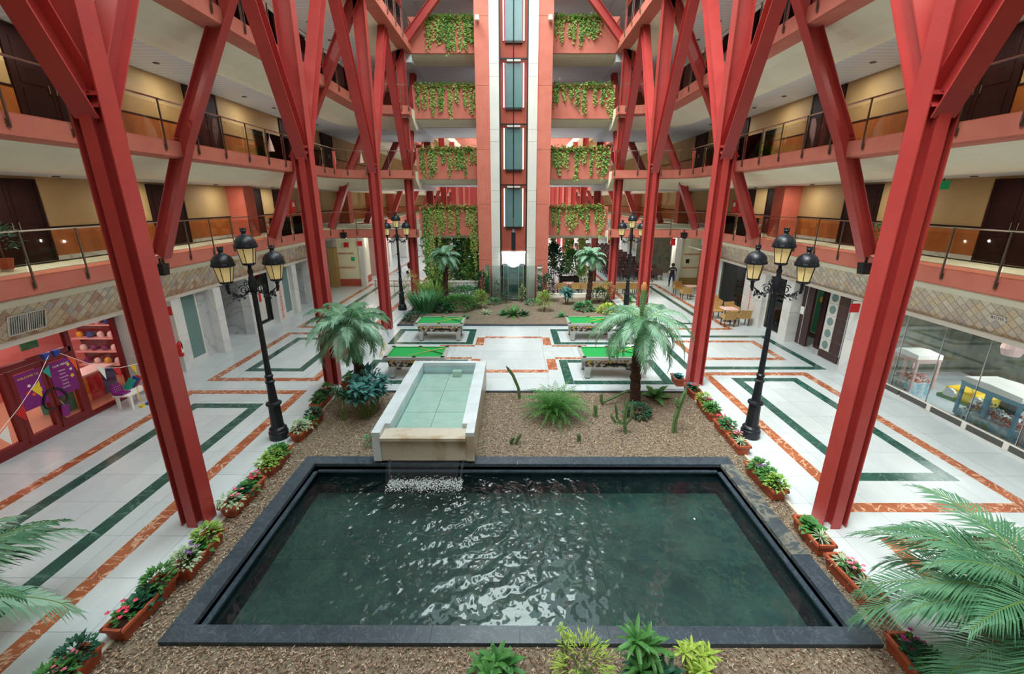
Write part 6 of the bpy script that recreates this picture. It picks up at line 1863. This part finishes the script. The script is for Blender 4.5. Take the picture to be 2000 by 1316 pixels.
cm = thing('claw_machine', 'pink-sided claw machine at the right frame edge', 'arcade machine', (13.4, 9.6, 0)); bx('base_cabinet', -.35, .35, -.5, .5, 0, .6, 'sky_print', cm); bx('corner_post', -.36, -.3, -.5, -.42, .6, 1.3, 'pale_pink', cm); bx('corner_post', -.36, -.3, .42, .5, .0, 1.4, 'pale_pink', cm); bx('roof_cap', -.4, .4, -.55, .55, 1.3, 1.45, 'white', cm)
# ride-on car
rc = thing('ride_on_car', 'yellow and green kiddie ride car inside the arcade', 'kiddie ride', (14.7, 12.9, 0), .2)
q = MB(); q.frust(-.35, .35, -.6, .6, .12, .4, -.04); q.prism([(-.3, -.2, .4), (.3, -.2, .4), (.28, -.05, .68), (-.28, -.05, .68)], (0, .03, 0)); q.obj('body', 'yellow', rc)
bx('skirt', -.42, .42, -.7, .7, 0, .12, 'leaf_green', rc)
for sx in (-1, 1):
    for yy in (-.38, .38):
        o = MB().lathe((0, 0, 0), [(.17, -.05), (.19, -.02), (.19, .02), (.17, .05)], 16).obj('wheel', 'alu', rc); o.rotation_euler = (0, PI / 2, 0); o.location = (sx * .36, yy, .22)
for nm, lb, x, y, z, m, hh in (('ball_machine', 'blue and orange arcade machine at the back of the arcade', 15.6, 11.4, 0, 'blue', 1.5), ('prize_drum', 'pale lampshade-like drum hanging in the arcade', 14.6, 12.2, 1.9, 'pale_pink', .5), ('arcade_stool', 'small dark stool among the arcade machines', 15.2, 12.2, 0, 'black', .5)):
    t = thing(nm, lb, 'arcade machine' if nm != 'arcade_stool' else 'stool', (x, y, z)); MB().lathe((0, 0, 0), [(.2, 0), (.26, hh * .4), (.2, hh)], 14).obj('body', m, t); MB().lathe((0, 0, hh), [(.12, 0), (.18, .04), (.05, .08)], 12).obj('cap', 'orange', t)

# ================================================================ PEOPLE
mat('skin', S(200, 150, 122), 0.6); mat('hair_dark', S(38, 28, 26), 0.7); mat('shirt_black', S(34, 34, 40), 0.8); mat('jeans', S(50, 56, 96), 0.85); mat('shirt_white', S(226, 226, 232), 0.8); mat('trousers_pale', S(196, 190, 196), 0.8); mat('shoe_dark', S(40, 34, 34), 0.6)
def skin_body(name, par, joints, edges, mats_by_z, m0):
    me = bpy.data.meshes.new(name)
    me.from_pydata([j[0] for j in joints], edges, [])
    o = bpy.data.objects.new(name, me); COL.objects.link(o); o.parent = par
    sk = o.modifiers.new('Skin', 'SKIN')
    if not me.skin_vertices: me.attributes.new
    lay = me.skin_vertices[0] if len(me.skin_vertices) else None
    for i, j in enumerate(joints):
        if lay: lay.data[i].radius = (j[1], j[2] if len(j) > 2 else j[1]); lay.data[i].use_root = (i == 0)
    sb = o.modifiers.new('Sub', 'SUBSURF'); sb.levels = 2; sb.render_levels = 2
    for m in m0: me.materials.append(MATS[m])
    return o, mats_by_z
SKINNED = []
def person(label, x, y, rz, top, legs, pose=0, shirt_text=None, walk=.16):
    t = thing('person', label, 'person', (x, y, 0), rz)
    # facing -Y in local space
    t.scale = (1.2, 1.2, 1.02)
    J = [((0, 0, .95), .135, .11), ((0, 0, 1.12), .125, .095), ((0, -.01, 1.32), .16, .105), ((0, 0, 1.43), .09, .075), ((0, 0, 1.5), .052, .052), ((0, -.015, 1.6), .085, .095), ((0, -.01, 1.7), .075, .085),
         ((.09, 0, .88), .09, .1), ((.1, -walk * .6, .5), .062, .066), ((.1, -walk * .4, .1), .042, .045), ((.1, -walk * .4 - .13, .04), .035, .03),
         ((-.09, 0, .88), .09, .1), ((-.1, walk * .5, .5), .062, .066), ((-.1, walk, .12), .042, .045), ((-.1, walk - .12, .04), .035, .03),
         ((.19, 0, 1.39), .058, .058), ((.25, .02, 1.12), .045, .045), ((.25, -.16 if pose else -.02, .9 if not pose else 1.0), .032, .032), ((.25, -.25 if pose else -.05, .8 if not pose else 1.0), .03, .022),
         ((-.19, 0, 1.39), .058, .058), ((-.25, .02, 1.12), .045, .045), ((-.25, -.02, .9), .032, .032), ((-.25, -.05, .8), .03, .022)]
    E_ = [(0, 1), (1, 2), (2, 3), (3, 4), (4, 5), (5, 6), (0, 7), (7, 8), (8, 9), (9, 10), (0, 11), (11, 12), (12, 13), (13, 14), (3, 15), (15, 16), (16, 17), (17, 18), (3, 19), (19, 20), (20, 21), (21, 22)]
    me = bpy.data.meshes.new('body'); me.from_pydata([j[0] for j in J], E_, [])
    o = bpy.data.objects.new('body_source', me); COL.objects.link(o)
    o.modifiers.new('Skin', 'SKIN'); o.modifiers.new('Sub', 'SUBSURF').levels = 2
    for i, j in enumerate(J):
        me.skin_vertices[0].data[i].radius = (j[1], j[2]); me.skin_vertices[0].data[i].use_root = i == 0
    dg = bpy.context.evaluated_depsgraph_get()
    m2 = bpy.data.meshes.new_from_object(o.evaluated_get(dg)); bpy.data.objects.remove(o, do_unlink=True)
    m2.materials.clear()
    for mm in ('skin', top, legs, 'shoe_dark'): m2.materials.append(MATS[mm])
    for p in m2.polygons:
        c = p.center; p.use_smooth = True
        if c.z < .09: p.material_index = 3
        elif c.z < .98 and abs(c.x) < .2: p.material_index = 2
        elif c.z > 1.49 or (abs(c.x) > .2 and c.z < 1.2): p.material_index = 0
        else: p.material_index = 1
    b = bpy.data.objects.new('body', m2); COL.objects.link(b); b.parent = t
    q = MB(); q.lathe((0, .012, 1.56), [(.05, -.03), (.095, .02), (.105, .1), (.09, .17), (.04, .215), (.001, .225)], 14, sy=1.08); q.obj('hair', 'hair_dark', t, smooth=True)
    q = MB(); q.leaf((0, -.1, 1.62), (0, -1, -.6), (0, 0, 1), .035, .03, 0); q.obj('nose', 'skin', t)
    for sx in (-1, 1):
        q = MB()
        hx = .25 * sx; hz = .8 if not (pose and sx > 0) else 1.0; hy = -.05 if not (pose and sx > 0) else -.25
        for f in range(4): q.tube([(hx + (f - 1.5) * .014, hy - .005, hz - .02), (hx + (f - 1.5) * .016, hy - .015, hz - .06), (hx + (f - 1.5) * .016, hy - .03, hz - .09 + .005 * abs(f - 1.5))], [.008, .007, .006], 5)
        q.tube([(hx - sx * .02, hy - .01, hz), (hx - sx * .04, hy - .03, hz - .04)], [.009, .007], 5)
        q.obj('fingers', 'skin', t)
    if shirt_text: text('back_print', shirt_text, .085, 'white', t, (0, .115, 1.33), (PI / 2, 0, PI), .002)
    return t
person('person in black shirt and dark jeans seen from behind by the far right pillar', 11.8, 32.6, PI, 'shirt_black', 'jeans', shirt_text='SERVICE')
person('person in white top walking with a stroller, far left', -10.2, 39.3, PI / 2 + .3, 'shirt_white', 'trousers_pale', pose=1, walk=.22)
st = thing('stroller', 'black baby stroller pushed across the far left hall', 'stroller', (-9.1, 39.0, 0), -PI / 2 + .3)
q = MB(); q.lathe((0, 0, .62), [(.02, .42), (.2, .34), (.27, .15), (.25, 0), (.2, -.15), (.1, -.2)], 14, sy=1.2); q.obj('canopy', 'black', st, smooth=True)
q = MB(); q.bar((-.2, .35, 1.0), (-.2, -.3, .2), .03, .03); q.bar((.2, .35, 1.0), (.2, -.3, .2), .03, .03); q.bar((-.2, .35, 1.0), (.2, .35, 1.0), .03, .03); q.bar((-.2, .3, .15), (-.2, -.1, .6), .03, .03); q.bar((.2, .3, .15), (.2, -.1, .6), .03, .03); q.obj('frame', 'post_steel', st)
for sx in (-1, 1):
    for yy in (-.32, .32):
        o = MB().lathe((0, 0, 0), [(.1, -.02), (.12, -.01), (.12, .01), (.1, .02)], 14).obj('wheel', 'black', st); o.rotation_euler = (0, PI / 2, 0); o.location = (sx * .22, yy, .12)

# ---------------------------------------------------------------- lettering to plain meshes
bpy.context.view_layer.update()
_dg = bpy.context.evaluated_depsgraph_get()
for o in [o for o in SC.objects if o.type == 'FONT']:
    me = bpy.data.meshes.new_from_object(o.evaluated_get(_dg))
    n = bpy.data.objects.new('tmp', me); COL.objects.link(n)
    n.parent = o.parent; n.location = o.location.copy(); n.rotation_euler = o.rotation_euler.copy()
    nm = o.name; cu = o.data
    bpy.data.objects.remove(o, do_unlink=True); n.name = nm
